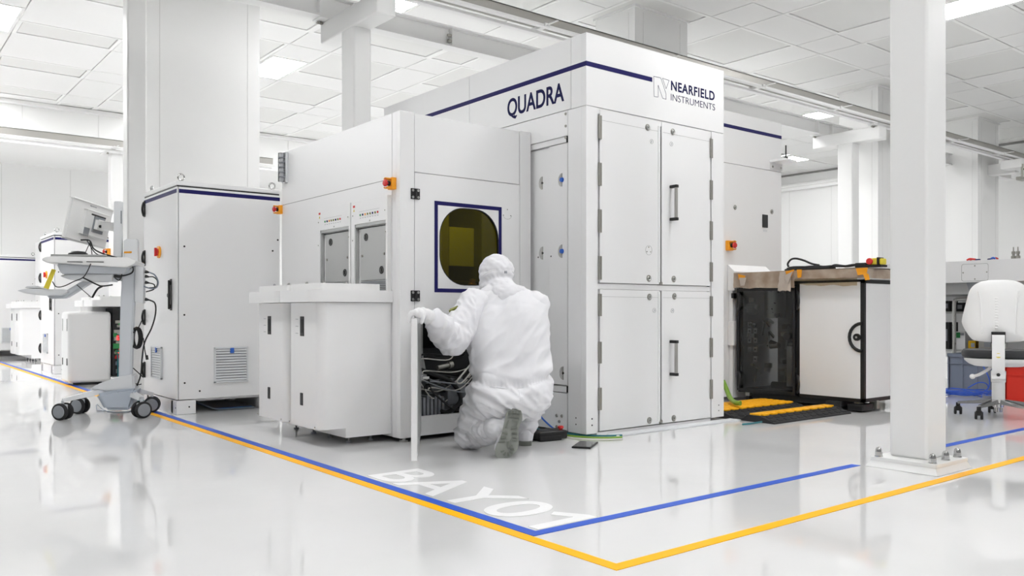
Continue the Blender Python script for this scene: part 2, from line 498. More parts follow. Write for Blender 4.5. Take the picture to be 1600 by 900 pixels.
# boxed building columns
for i, (x0, x1, y0, y1) in enumerate([(2.485, 3.716, 9.3, 9.95), (7.27, 8.21, 6.83, 7.49), (12.87, 13.8, 6.85, 7.52), (16.44, 17.35, 6.83, 7.5)]):
    b = MB().box(x0, x1, y0, y1, 0, ZC, .004).box(x0 - .02, x1 + .02, y0 - .02, y1 + .02, ZC - .02, ZC + .02)
    b.use(1)
    for xx in (x0 + .14, x1 - .14): b.box(xx - .003, xx + .003, y0 - .002, y0 + .01, 0, ZC - .06)
    for yy in (y0 + .1,): b.box(x0 - .002, x0 + .01, yy - .003, yy + .003, 0, ZC - .06)
    o = b.build('boxed_column', [WALLM, SEAMM]); o['kind'] = 'structure'

# ------------------------------------------------------------------ steel work carrying the overhead transport rail
def acorn_nut(t, x, y, z):
    n = MB(); n.cyl((x, y, z), (x, y, z + .005), .022, seg=20); n.cyl((x, y, z + .004), (x, y, z + .026), .0185, seg=6)
    n.lathe([(.0175, .026), (.017, .036), (.012, .047), (0, .052)], (x, y, z), seg=16)
    return n.build('dome_nut', CHROME, t)

# foreground column
t = thing('steel_column', (4.577, 2.21, 0), 'large white square steel column in the foreground on a bolted base plate', 'column')
MB().box(4.468, 4.69, 2.108, 2.316, .055, 4.44, .018, 3).build('post', WHITE2, t)
MB().box(4.374, 4.738, 2.018, 2.372, .035, .056, .004).build('base_plate', WHITE2, t)
g = MB(); a = [(4.358, 2.005), (4.755, 2.005), (4.755, 2.392), (4.358, 2.392)]; c = [(4.378, 2.022), (4.734, 2.022), (4.734, 2.368), (4.378, 2.368)]
va = [g.bm.verts.new((x, y, 0.0015)) for x, y in a]; vc = [g.bm.verts.new((x, y, .036)) for x, y in c]
g.bm.faces.new(va[::-1]); g.bm.faces.new(vc)
for i in range(4): g.bm.faces.new((va[i], va[(i + 1) % 4], vc[(i + 1) % 4], vc[i]))
g.build('grout_bed', WHITE2, t, 0)
for px, py in ((1373, 713), (1457, 724), (1477.5, 719), (1496, 714.5)):
    p = AZ(px, py, .056); acorn_nut(t, p.x, p.y, .056)

# slim column at the left behind the electrical cabinet
t = thing('steel_column', (2.34, 9.15, 0), 'white steel column left of the wide boxed column behind the cart', 'column')
MB().box(2.245, 2.435, 9.07, 9.25, .02, 4.44, .02, 3).build('post', WHITE2, t)
MB().box(2.18, 2.47, 9.0, 9.29, 0, .02).build('base_plate', WHITE2, t)

def bolt(b, x, y, z0, z1):
    b.cyl((x, y, z0), (x, y, z1), .012, seg=6); b.cyl((x, y, z0 + .006), (x, y, z0 + .012), .022, seg=14)

def tframe(x0, x1, label, base=True):
    xm = (x0 + x1) / 2
    t = thing('rail_support', (xm, 6.9, 0), label, 'rail support')
    MB().box(x0, x1, 6.79, 7.04, .02, 3.42, .022, 3).build('post', WHITE2, t)
    MB().box(x0 - .1, x1 + .1, 6.7, 7.13, 0, .02).build('base_plate', WHITE2, t)
    MB().box(x0 - .005, x1 + .005, 6.36, 7.46, 3.405, 3.60, .016, 3).build('cross_arm', WHITE2, t)
    b = MB()
    for y in (6.45, 7.41):
        for x in (x0 - .05, x0 - .02): bolt(b, x, y + .0, 3.575, 3.625)
    each(b, 'bolt', STEELD, t, near=.03)
    bx('bearing_plate', WHITE2, t, x0 - .09, x1 + .05, 6.4, 6.5, 3.6, 3.63); bx('bearing_plate', WHITE2, t, x0 - .09, x1 + .05, 7.28, 7.45, 3.6, 3.615)
    return t
tframe(3.585, 3.765, 'white steel post with a cross arm behind the wafer handler cabinet')
tframe(12.0, 12.2, 'white steel post with a cross arm between tall cabinet and foreground column')
t = thing('wall_bracket', (16.9, 6.6, 3.4), 'white rail bracket on the boxed column at the right frame edge', 'bracket')
MB().box(16.86, 17.06, 6.36, 6.83, 3.40, 3.60, .012).build('bracket_arm', WHITE2, t)
b = MB(); bolt(b, 16.8, 6.45, 3.58, 3.64); bolt(b, 16.84, 6.45, 3.58, 3.64); each(b, 'bolt', STEELD, t, near=.03)
MB().box(16.76, 17.1, 6.4, 6.5, 3.6, 3.63).build('bearing_plate', WHITE2, t)

def rail(y, label, x0=-4, x1=19.3, dz=0.):
    t = thing('transport_rail', ((x0 + x1) / 2, y, 3.63 + dz), label, 'overhead rail')
    MB().box(x0, x1, y - .045, y - .04, 3.69 + dz, 3.82 + dz).box(x0, x1, y - .045, y + .07, 3.81 + dz, 3.82 + dz).box(x0, x1, y - .045, y + .01, 3.69 + dz, 3.70 + dz).build('channel', ALU, t)
    MB().box(x0, x1, y - .16, y - .11, 3.655 + dz, 3.685 + dz, .004).box(x0, x1, y - .02, y + .05, 3.63 + dz, 3.66 + dz, .004).build('guide_strip', WHITE2, t)
    xx = x0 + .45
    while xx < x1:
        MB().box(xx - .03, xx + .03, y - .18, y + .04, 3.66 + dz, 3.69 + dz).box(xx - .012, xx + .012, y - .33, y + .02, 3.672 + dz, 3.68 + dz).build('hanger', WHITE2, t)
        xx += 1.8
    return t
rail(6.47, 'grey metal overhead transport rail crossing above the tall cabinet')
rail(15.65, 'overhead transport rail along the far back wall', -4, 6.5, -.02)

def ibeam(y, z0, z1, x0, x1, label):
    t = thing('support_beam', ((x0 + x1) / 2, y, z0), label, 'beam')
    MB().box(x0, x1, y - .075, y + .075, z0, z0 + .018).box(x0, x1, y - .075, y + .075, z1 - .018, z1).box(x0, x1, y - .012, y + .012, z0 + .017, z1 - .017).build('beam_section', WHITE2, t, 0)
    s = MB()
    for x in (3.5, 3.85, 5.0, 11.9, 12.3): s.box(x - .006, x + .006, y - .07, y - .012, z0 + .018, z1 - .018)
    each(s, 'stiffener', WHITE2, t, 0)
    b = MB()
    for z in (z0 + .06, z0 + .12): b.cyl((5.0 - .05, y - .05, z), (5.0 - .006, y - .05, z), .016, seg=6)
    each(b, 'bolt', STEELD, t, near=.03)
ibeam(7.36, 3.615, 3.83, -4, 19.3, 'long white steel beam parallel to and behind the metal rail')
t = thing('rail_support', (3.72, 15.8, 0), 'white far post under the back wall rail left of the cart', 'rail support')
MB().box(3.62, 3.82, 15.7, 15.9, 0, 3.6, .02, 3).build('post', WHITE2, t)
MB().box(3.5, 3.9, 15.55, 15.95, 3.58, 3.598).build('bearing_plate', WHITE2, t)
b = MB(); bolt(b, 3.56, 15.65, 3.55, 3.6); bolt(b, 3.87, 15.65, 3.55, 3.6); each(b, 'bolt', STEELD, t, near=.03)

# transport vehicle hanging from the rail at the right edge
p = AY(1590, 240, 6.3)
t = thing('hanging_carrier', (p.x, 6.3, 3.0), 'dark and white carrier hanging below the rail at the right frame edge', 'vehicle')
MB().box(p.x - .25, p.x + .8, 6.15, 6.5, 3.44, 3.6, .02).build('carriage', WHITE2, t)
MB().lathe([(0, 0), (.09, 0), (.11, .06), (.07, .16), (0, .17)], (p.x + .05, 6.18, 3.5), (-.6, -1, 0)).build('sensor_pod', BLACK, t)
MB().box(p.x - .35, p.x - .1, 6.1, 6.2, 3.20, 3.26, .01).cyl((p.x - .2, 6.15, 3.2), (p.x - .2, 6.15, 3.5), .02).build('gripper', STEELD, t)

# ------------------------------------------------------------------ floor markings
def strip(b, pts, d=.0015):
    b.prism(pts, (0, 0, .0005), (1, 0, 0), (0, 1, 0), (0, 0, d)); return b
o = strip(MB(), [(1.962, 1.925), (12, 1.925), (12, 1.978), (2.015, 1.978), (2.015, 18.3), (1.962, 18.3)]).build('floor_tape', YTAPE, smooth=0)
tag(settle(o), 'yellow tape line turning a corner on the grey floor', 'floor tape')
o = strip(MB(), [(2.020, 2.412), (4.345, 2.412), (4.345, 2.464), (2.073, 2.464), (2.073, 18.3), (2.020, 18.3)])
strip(o, [(4.77, 2.412), (12, 2.412), (12, 2.464), (4.77, 2.464)])
o = o.build('floor_tape', BTAPE, smooth=0)
tag(settle(o), 'blue tape line turning a corner inside the yellow line', 'floor tape')
o = text('floor_lettering', 'BAY0', WTEXT, None, (2.095, 3.835, .0006), (0, -1, 0), (1, 0, 0), 1.165, .315, .0012, .012, 1.0)
_bm = bmesh.new(); _bm.from_mesh(o.data); _m = MB(); _m.bm.free(); _m.bm = _bm
_m.prism([(2.095, 2.475), (2.095, 2.535), (2.335, 2.535), (2.29, 2.625), (2.335, 2.655), (2.41, 2.525), (2.41, 2.475)], (0, 0, .0006), (1, 0, 0), (0, 1, 0), (0, 0, .0012))
bmesh.ops.recalc_face_normals(_bm, faces=_bm.faces[:]); _bm.to_mesh(o.data); _bm.free()
tag(settle(o), 'large white letters painted on the floor beside the blue line', 'floor lettering')
# ------------------------------------------------------------------ small shared fittings
def estop(parent, c, n, u, s=1.):
    """orange emergency stop enclosure with a shrouded red mushroom button; c on the wall, n outwards, u sideways"""
    c, n, u = Vector(c), Vector(n).normalized(), Vector(u).normalized(); v = n.cross(u).normalized()
    if v.z < 0: v = -v
    b = MB().obox(c + n * .02 * s, u, v, n, .034 * s, .045 * s, .02 * s, .005 * s)
    for sg in (1, -1):                                     # guard arcs above and below the button
        pts = []
        for k in range(9):
            a = math.radians(50 + 80 * k / 8) * sg
            pts.append(u * math.cos(a) * .036 * s + v * math.sin(a) * .040 * s)
        for a, d in zip(pts, pts[1:]):
            m = (a + d) / 2; e = (d - a); L = e.length; e.normalize(); w = n.cross(e)
            b.obox(c + m + n * .057 * s, e, w, n, L / 2 + .001, .003 * s, .022 * s)
    o = b.build('emergency_stop', ORANGE, parent, label='orange emergency stop box with red button')
    MB().cyl(c + n * .038 * s, c + n * .058 * s, .018 * s, seg=20).build('collar', BLACK, o)
    MB().lathe([(.012 * s, 0), (.012 * s, .012 * s), (.026 * s, .016 * s), (.027 * s, .026 * s), (.02 * s, .034 * s), (0, .036 * s)], c + n * .056 * s, n).build('push_button', RED, o)
    return o

def screw(b, c, n, r=.007, h=.004, hexa=True):
    c, n = Vector(c), Vector(n)
    b.cyl(c, c + n * h, r, r * .8, seg=12)

def lock(parent, x, y, z):
    """round quarter turn lock on a face looking down -Y"""
    o = MB().lathe([(.024, 0), (.024, .002), (.0225, .003), (.0215, .0018), (.0175, .0018), (.0175, 0)], (x, y, z), (0, -1, 0), ring=True).build('door_lock', STEELD, parent)
    b = MB().lathe([(.0165, 0), (.0165, .006), (.0145, .008), (.012, .005), (.007, .006), (0, .006)], (x, y, z), (0, -1, 0), 20)
    b.build('lock_insert', STEEL, o)
    MB().cyl((x, y - .005, z), (x, y - .0075, z), .004, seg=6).build('keyhole', BLACK, o)
    return o

# ------------------------------------------------------------------ tall cabinet with the four numbered doors
QX, QX1, QY, QY1, QZ = 3.875, 5.339, 4.082, 6.76, 2.704
Q = thing('tool_cabinet', ((QX + QX1) / 2, (QY + QY1) / 2, 0), 'tall white cabinet with four numbered doors, navy stripe and dark blue lettering', 'cabinet')
b = MB()
b.box(QX + .055, QX1 - .002, QY + .05, QY1, .035, 2.69)
b.build('body', WHITE, Q)
b = MB()
b.box(QX, QX1, QY, QY + .05, 2.219, QZ, .003).box(QX, QX + .055, QY + .049, 4.231, 2.219, QZ, .002)
b.box(QX, QX + .055, 4.235, 5.418, 2.222, QZ, .002).box(QX, QX + .055, 5.422, QY1, 2.222, QZ, .002)
b.box(QX + .02, QX1 - .02, QY + .02, QY1 - .02, 2.66, 2.698)
b.build('header_panel', WHITE, Q)
b = MB()                                                     # posts and door frame
b.box(QX, 3.985, QY, QY + .05, .02, 2.216, .003).box(QX, QX + .055, QY + .05 - .001, 4.262, .02, 2.216, .002)
b.box(5.19, QX1, QY, QY + .05, .03, 2.216, .002)
b.box(3.985, 5.19, QY + .006, QY + .05, 2.178, 2.216).box(3.985, 5.19, QY + .016, QY + .05, .994, 1.031)
b.box(3.985, 5.19, QY + .012, QY + .06, .0, .024)
b.build('door_frame', WHITE, Q)
b = MB()                                                     # recessed side
b.box(QX, QX + .05, 4.266, QY1, 2.045, 2.217, .002)
b.box(QX + .012, QX + .05, 4.285, QY1, 2.005, 2.043)
b.box(QX + .016, QX + .05, 4.285, 4.477, .335, 2.0, .002)
b.box(QX + .03, QX + .05, 4.481, 4.9, .335, 2.0, .002).box(QX + .05, QX + .06, 4.9, QY1, .03, 2.0)
b.box(QX + .008, QX + .05, 4.285, QY1, .285, .325)
b.box(QX + .012, QX + .05, 4.283, QY1, .022, .28, .002)
b.build('side_panel', WHITE, Q)
b = MB()
for py in (178, 197, 215):
    p = AX(884, py, QX); screw(b, p, (-1, 0, 0), .010, .006)
for px, py in ((870, 649), (878, 650), (874, 658.5), (870, 666.5), (878, 667.5)):
    p = AX(px, py, QX + .012); screw(b, p, (-1, 0, 0), .012, .006)
each(b, 'bolt_head', STEELD, Q)
b = MB()
for px, py in ((900, 653), (900, 663)):
    p = AX(px, py, QX); b.cyl(p, p + Vector((-.001, 0, 0)), .005, seg=10)
for px, py in ((841, 402), (861, 400.5), (875, 399.5), (862, 578)):
    p = AX(px, py, QX + .016); b.cyl(p, p + Vector((-.001, 0, 0)), .006, seg=10)
for px, py in ((925, 654.5), (925, 664.5)):
    p = AY(px, py, QY); b.cyl(p, p + Vector((0, -.001, 0)), .006, seg=10)
for px, py in ((1123, 633), (1123, 641.5)):
    p = AY(px, py, QY); b.cyl(p, p + Vector((0, -.001, 0)), .005, seg=10)
b.box(QX + .004, QX + .02, 4.277, 4.284, 2.0, 2.045).box(QX + .006, QX + .02, 4.276, 4.284, .285, .33)
each(b, 'screw_hole', BLACK, Q)
for px, py, blue in ((848, 286, 0), (878.5, 281, 1), (848.5, 395.5, 0), (878.5, 392.5, 1), (880.5, 583, 0)):
    p = AX(px, py, QX + (.03 if px < 855 else .016)); nn = Vector((-1, 0, 0))
    pts = [(.040 * math.cos(math.radians(a)), .046 * math.sin(math.radians(a))) for a in range(-90, 91, 15)]
    o = MB().prism(pts, p, (0, 1, 0), (0, 0, 1), (-.003, 0, 0)).build('quarter_latch', STEELD, Q)
    b = MB()
    for rr in (.018, .027, .035):
        b.tube([p + Vector((-.0035, rr * math.cos(math.radians(a)), rr * 1.12 * math.sin(math.radians(a)))) for a in range(-85, 86, 17)], .0018, 5, 1)
    each(b, 'latch_ring', WHITE, o)
    if blue: MB().cyl(p, p + nn * .014, .017, .014, 14).build('latch_knob', BLUEG, o)
    else: MB().cyl(p, p + nn * .008, .006, seg=10).build('latch_pin', BLACK, o)
# stripe and lettering
MB().box(QX, 4.522, QY - .0012, QY, 2.480, 2.512).build('stripe', NAVY, Q, 0)
MB().box(QX - .0012, QX, QY - .0012, QY1, 2.480, 2.512).build('stripe', NAVY, Q, 0)
pa, pb, pc = AX(793, 183, QX), AX(881.5, 161, QX), AX(881.5, 131, QX)
text('lettering', 'QUADRA', NAVYT, Q, (QX, pa.y, 2.262), (0, -1, 0), (0, 0, 1), pa.y - pb.y, .158, .0012, .02)
pa, pb = AY(1048.4, 140.8, QY), AY(1116.4, 155.8, QY); pt = AY(1048.4, 125.9, QY)
text('lettering', 'NEARFIELD', NAVYT, Q, (pa.x, QY, pa.z), (1, 0, 0), (0, 0, 1), pb.x - pa.x, pt.z - pa.z, .0012, .022, 1.1)
pa, pb = AY(1048.2, 156.8, QY), AY(1117, 173, QY); pt = AY(1048.2, 146.4, QY)
text('lettering', 'INSTRUMENTS', NAVYT, Q, (pa.x, QY, pa.z), (1, 0, 0), (0, 0, 1), pb.x - pa.x, pt.z - pa.z, .0012, -.012, 1.)
b = MB()
for L in ([(128, 160), (245, 185), (262, 215), (345, 470), (345, 565), (285, 545), (205, 315), (205, 525), (135, 515)], [(282, 195), (400, 232), (345, 380)]):
    pts = [AY(1010 + x / 11.25, 105 + y / 11.25, QY) for x, y in L]
    pts = [p for a, c in zip(pts, pts[1:] + pts[:1]) for p in (a, a.lerp(c, .02), a.lerp(c, .98))]
    b.tube(pts, .0016, 6, 1, True)
b.build('logo', NAVYT, Q, 0)
# doors
def qdoor(x0, x1, z0, z1, num, left, upper):
    d = MB().box(x0, x1, QY + .002, QY + .03, z0, z1, .003)
    d.use(1)
    zl = z1 - .072 if upper else z1 - .05
    d.box(x0 + .012, x1 - .012, QY + .0012, QY + .003, zl, zl + .0015)
    d = d.build('door', [WHITE, GAPM], Q)
    fx = {1: (1012, 199), 2: (1051.5, 206), 3: (1015, 464), 4: (1054, 463)}[num]
    gx = {1: (1014, 435), 2: (1053, 436), 3: (1015, 657), 4: (1053, 653.5)}[num]
    for q in (fx, gx):
        p = AY(q[0], q[1], QY); lock(d, p.x, QY + .002, p.z)
    q = {1: (1018.5, 221), 2: (1049.3, 225), 3: (1022.5, 485), 4: (1051, 485.5)}[num]
    p = AY(q[0], q[1], QY)
    MB().lathe([(.0165, 0), (.0165, .0012), (.015, .0012), (.015, 0)], (p.x, QY + .002, p.z), (0, -1, 0), ring=True).build('number_ring', GAPM, d)
    text('number', str(num), GREYP, d, (p.x - .004, QY + .0018, p.z - .008), (1, 0, 0), (0, 0, 1), .004 if num == 1 else .009, .016, .0012)
    hz = {1: ((180, 217), (254, 290), (327, 363), (400, 437)), 2: ((217, 247), (282, 312), (346, 375), (410, 440)),
          3: ((459, 494), (534, 568), (606, 641)), 4: ((463, 494), (528, 558), (593, 623))}[num]
    hx = x0 - .004 if left else x1 + .004; pxh = 935.5 if left else 1112
    for a, c in hz:
        za, zc = AY(pxh, a, QY).z, AY(pxh, c, QY).z
        h = MB().box(hx - .016, hx + .016, QY - .006, QY + .002, zc, za, .0015)
        zm = (za + zc) / 2
        h.cyl((hx - .012, QY - .007, zc), (hx - .012, QY - .007, zm - .001), .006, seg=12).cyl((hx - .012, QY - .007, zm + .001), (hx - .012, QY - .007, za), .006, seg=12)
        h.build('hinge', STEELD, d)
    if num in (2, 4):
        za, zc = (1.749, 1.512) if num == 2 else (.622, .385)
        h = MB()
        h.use(1).cyl((4.722, QY - .05, zc + .008), (4.722, QY - .05, za - .008), .0125, seg=14)
        h.use(0)
        for z in (za, zc): h.box(4.708, 4.736, QY - .064, QY + .002, z - .011, z + .011, .004)
        h.build('door_handle', [BLACK, ALU], d)
    if num == 1:
        p = AY(1014, 391, QY)
        c = MB().lathe([(.034, 0), (.034, .0012), (.0325, .0012), (.0325, 0)], (p.x, QY + .002, p.z), (0, -1, 0), ring=True).build('cover_ring', GAPM, d)
        s = MB()
        for k in range(3):
            a = PI / 2 + k * 2 * PI / 3; screw(s, (p.x + .022 * math.cos(a), QY + .002, p.z + .022 * math.sin(a)), (0, -1, 0), .005, .003)
        each(s, 'cover_screw', STEELD, d)
    return d
qdoor(4.004, 4.601, 1.036, 2.208, 1, True, True); qdoor(4.626, 5.180, 1.036, 2.208, 2, False, True)
qdoor(4.004, 4.601, .032, .991, 3, True, False); qdoor(4.626, 5.180, .032, .991, 4, False, False)
_g = MB().box(4.603, 4.624, QY + .012, QY + .04, 1.05, 2.15).box(4.605, 4.622, QY + .012, QY + .04, .05, .985).box(3.987, 4.002, QY + .02, QY + .04, .03, 2.2).box(5.182, 5.189, QY + .02, QY + .04, .03, 2.2); each(_g, 'door_gasket', BLACK, Q, 0)
_g = MB().box(4.585, 4.604, QY - .004, QY + .004, 1.05, 2.175, .002).box(4.585, 4.604, QY - .004, QY + .004, .05, .985, .002); each(_g, 'door_edge_strip', WHITE, Q)
for z in (1.046, .05): MB().box(4.598, 4.63, QY - .004, QY + .02, z - .012, z + .008, .002).build('door_stop', STEELD, Q)
# cover strip over the cables on the floor
pts = [AZ(977, 685.5), AZ(1062, 673.5), AZ(1162, 664), AZ(1190, 661.5)]
b = MB()
poly = [(4.06, 4.078), (6.0, 4.078), (6.0, 4.10), (4.06, 4.10)]
P0, P1 = AZ(977, 685), AZ(1160, 664)
b.box(P0.x, 5.4, 0, .10, 0, .012, .003)
for v in b.bm.verts: v.co.y = QY - .012 - (v.co.y) * (.95 if True else 1); v.co.z *= 1.0
o = b.build('cable_cover', LGREY); tag(settle(o), 'flat grey cover strip on the floor along the tall cabinet front', 'cable cover')

# ------------------------------------------------------------------ rear cabinet to the right of it
RY = 5.0
Rr = thing('service_cabinet', (6.4, 5.6, 0), 'white cabinet with navy stripe and antenna, set back behind the wrapped rack', 'cabinet')
b = MB().box(5.36, 7.475, RY + .02, 6.6, .03, 2.75); b.build('body', WHITE, Rr)
za = AY(1150, 257, RY).z
MB().box(5.36, 7.475, RY, RY + .03, za + .003, 2.755, .003).build('header_panel', WHITE, Rr)
MB().box(5.36, 7.475, RY, RY + .03, .03, za - .003, .003).build('front_panel', WHITE, Rr)
MB().box(5.36, 7.475, RY - .0015, RY, 2.595, 2.628).build('stripe', NAVY, Rr, 0)
for q in ((1148.5, 324), (1206, 331)):
    p = AY(q[0], q[1], RY); lock(Rr, p.x, RY, p.z)
a, c = AY(1191, 335, RY), AY(1199, 356, RY)
MB().box(a.x, c.x, RY - .008, RY, c.z, a.z, .002).build('display', DARK, Rr)
p = AY(1195.5, 360.5, RY); MB().box(p.x - .035, p.x + .035, RY - .001, RY, p.z - .012, p.z + .012).build('label_plate', LGREY, Rr)
p = AY(1137, 384, RY); estop(Rr, (p.x, RY, p.z), (0, -1, 0), (1, 0, 0), 1.05)
p = AY(1213, 255, RY)
o = MB().box(p.x - .12, p.x + .10, RY - .17, RY - .0, p.z - .006, p.z + .02, .006).box(p.x - .11, p.x + .09, RY - .012, RY, p.z - .07, p.z, .004).build('antenna_bracket', WHITE, Rr)
MB().cyl((p.x + .03, RY - .09, p.z + .02), (p.x + .03, RY - .09, p.z + .05), .024, seg=14).cyl((p.x + .03, RY - .09, p.z + .05), (p.x + .03, RY - .09, p.z + .17), .008, .007, 10).build('antenna', BLACK, o)
s = MB()
for dx in (-.08, .06): screw(s, (p.x + dx, RY - .012, p.z - .045), (0, -1, 0), .012, .006)
each(s, 'bracket_screw', STEELD, o)

# white covers between that cabinet and the wrapped rack
p0, p1 = AY(1146, 428, 4.85), AY(1210, 428, 4.85)
t = thing('equipment_cover', (6.6, 4.9, 0), 'white box with a sloping lid between rear cabinet and wrapped rack', 'cover')
X0, X1 = AY(1146, 430, 4.93).x, 7.2
def wedge(b, x0, x1, z0, z1, zt, y0, y1):
    b.prism([(y0, z0), (y1, z0), (y1, zt), (y0, z1)], (x0, 0, 0), (0, 1, 0), (0, 0, 1), (x1 - x0, 0, 0))
zz = lambda y: AY(1148, y, 4.93).z
b = MB(); wedge(b, X0, X1, zz(454), zz(424), zz(413), 4.92, 4.995); b.build('sloping_lid', WHITE, t, 0)
b = MB(); b.box(X0, X1, 4.93, 4.995, zz(540), zz(502), .004).build('lower_box', WHITE, t)
b = MB(); b.box(X0 + .02, X1, 4.955, 4.995, .02, zz(454), .002); b.build('back_plate', WHITE, t)
b = MB(); b.box(X0, X0 + .05, 4.93, 4.955, zz(466), zz(458)); b.build('latch', BLACK, t)
# ------------------------------------------------------------------ wafer handler cabinet
HX, HX1, HY, HY1, HZ = 2.785, 3.872, 4.655, 6.51, 2.128
Hd = thing('wafer_handler', ((HX + HX1) / 2, (HY + HY1) / 2, 0), 'white wafer handler cabinet with amber window and open service door', 'cabinet')
b = MB()
b.box(HX, HX + .03, 4.757, HY1, 1.845 - .9, HZ, .003)
b.box(HX, HX + .03, 4.757, HY1, .03, .945, .003)
b.box(HX1 - .03, HX1, HY + .05, HY1, .03, HZ, .002).box(HX + .03, HX1 - .03, HY1 - .03, HY1, .03, HZ)
b.box(HX + .02, HX1 - .02, HY + .03, HY1 - .01, HZ - .03, HZ - .004)
b.build('body', WHITE, Hd)
b = MB().box(HX, 2.893, HY, HY + .05, .028, HZ, .004).box(HX, HX + .03, HY + .049, 4.753, .028, HZ, .003)
b.build('corner_post', WHITE, Hd)
MB().box(3.772, HX1, HY, HY + .05, .028, HZ, .004).build('corner_post', WHITE, Hd)
MB().box(2.897, 3.768, HY + .004, HY + .035, 1.746, HZ - .004, .003).build('upper_panel', WHITE, Hd)
# internal shell
b = MB(); b.box(2.9, 3.77, HY + .06, HY + .95, .80, .825).box(2.84, 2.86, HY + .06, HY + .95, .825, 2.05).box(3.80, 3.82, HY + .06, HY + .95, .825, 2.05).box(2.86, 3.8, HY + .93, HY + .95, .825, 2.05).box(2.86, 3.8, HY + .06, HY + .95, 2.03, 2.05)
b.build('inner_wall', SLATE, Hd)
MB().box(2.95, 3.72, HY + .15, HY + .25, 2.01, 2.03).build('work_light', FILLGLOW, Hd)  # glowing strip added to brighten the interior behind the amber pane
a_, c_ = AY(702, 354, HY + .6), AY(748, 417, HY + .6)
MB().box(a_.x, c_.x, HY + .6, HY + .63, c_.z, a_.z, .004).box((a_.x + c_.x) / 2 - .1, (a_.x + c_.x) / 2 + .1, HY + .63, HY + .9, c_.z + .05, a_.z - .05).build('inner_door', WHITE, Hd)
a_, c_ = AY(688, 330, HY + .35), AY(701, 440, HY + .35)
MB().box(a_.x - .05, c_.x, HY + .35, HY + .37, .825, 2.0).build('inner_post', GREYM, Hd)
b = MB(); b.box(3.12, 3.3, HY + .4, HY + .55, .83, 1.13, .02).box(3.30, 3.76, HY + .25, HY + .6, .83, 1.06, .02).box(2.9, 3.75, HY + .2, HY + .24, .95, 1.0, .01).box(3.36, 3.52, HY + .1, HY + .24, .9, .985)
b.build('robot_cover', DARK, Hd)
MB().lathe([(.03, 0), (.03, .05), (.022, .055), (.022, .08), (0, .085)], (3.44, HY + .12, .985)).build('brass_knob', GOLD, Hd)
# window door
W0, W1, V0, V1 = 3.088, 3.579, 1.018, 1.540
outer = [(2.897, .812), (3.768, .812), (3.768, 1.741), (2.897, 1.741)]
hole = rrect(W0, W1, V0, V1, .2, 10)
b = MB()
def framed(b, x0, x1, z0, z1, hole, y0, dy):
    """plate with a rounded opening: the outer loop follows the opening corner by corner"""
    cx, cz = sum(p[0] for p in hole) / len(hole), sum(p[1] for p in hole) / len(hole)
    out = []
    for i, (x, z) in enumerate(hole):
        q = len(hole) // 4; k = i % q; c = i // q
        a = k / (q - 1)
        cor = [(x1, z1), (x0, z1), (x0, z0), (x1, z0)][c]
        # walk along the two edges that meet at this corner
        s0 = [(x1, z), (x, z1), (x0, z), (x, z0)][c]; s1 = [(x, z1), (x0, z), (x, z0), (x1, z)][c]
        if a < .5 - 1e-9: out.append(s0)
        elif a > .5 + 1e-9: out.append(s1)
        else: out.append(cor)
    b.prism(out, (0, y0, 0), (1, 0, 0), (0, 0, 1), (0, dy, 0), hole=hole)
framed(b, 2.897, 3.768, .812, 1.741, rrect(W0, W1, V0, V1, .2, 10), HY + .002, .03)
wd = b.build('window_door', WHITE, Hd, 20)
MB().prism(rrect(W0 - .004, W1 + .004, V0 - .004, V1 + .004, .204, 10), (0, HY + .014, 0), (1, 0, 0), (0, 0, 1), (0, .006, 0)).build('window_pane', AMBER, wd, label='amber tinted window pane')
b = MB(); b.prism(rrect(W0 - .001, W1 + .001, V0 - .001, V1 + .001, .2, 10), (0, HY + .001, 0), (1, 0, 0), (0, 0, 1), (0, .016, 0), hole=rrect(W0 + .004, W1 - .004, V0 + .004, V1 - .004, .196, 10)); b.build('window_gasket', BLACK, wd)
b = MB(); A = [(3.048, .968), (3.607, .968), (3.607, 1.571), (3.048, 1.571)]; B_ = [(3.074, .994), (3.581, .994), (3.581, 1.545), (3.074, 1.545)]
b.prism(A, (0, HY + .0005, 0), (1, 0, 0), (0, 0, 1), (0, .002, 0), hole=B_); b.build('navy_border', NAVY, wd, 0)
for zc in (1.602, .942):
    h = MB().box(2.864, 2.931, HY - .008, HY + .002, zc - .035, zc + .035, .003).cyl((2.8965, HY - .008, zc - .03), (2.8965, HY - .008, zc + .03), .008, seg=12)
    h.use(1)
    for dx in (-.02, .02):
        for dz in (-.022, .022): h.cyl((2.8975 + dx, HY - .008, zc + dz), (2.8975 + dx, HY - .0095, zc + dz), .0085, seg=14)
    h.build('hinge', [BLACK, STEEL], wd)
s = MB(); p = AY(793, 330, HY)
for dx, dz in ((0, .012), (-.035, -.03), (.03, -.03)): screw(s, (p.x + dx, HY + .002, p.z + dz), (0, -1, 0), .004, .003)
s.tube([(p.x - .04 + .0, HY + .002, p.z - .035)] + [(p.x + .042 * math.cos(math.radians(a)), HY + .002, p.z - .02 + .036 * math.sin(math.radians(a))) for a in range(200, 345, 24)], .0009, 5, 1)
each(s, 'cover_screw', GAPM, wd)
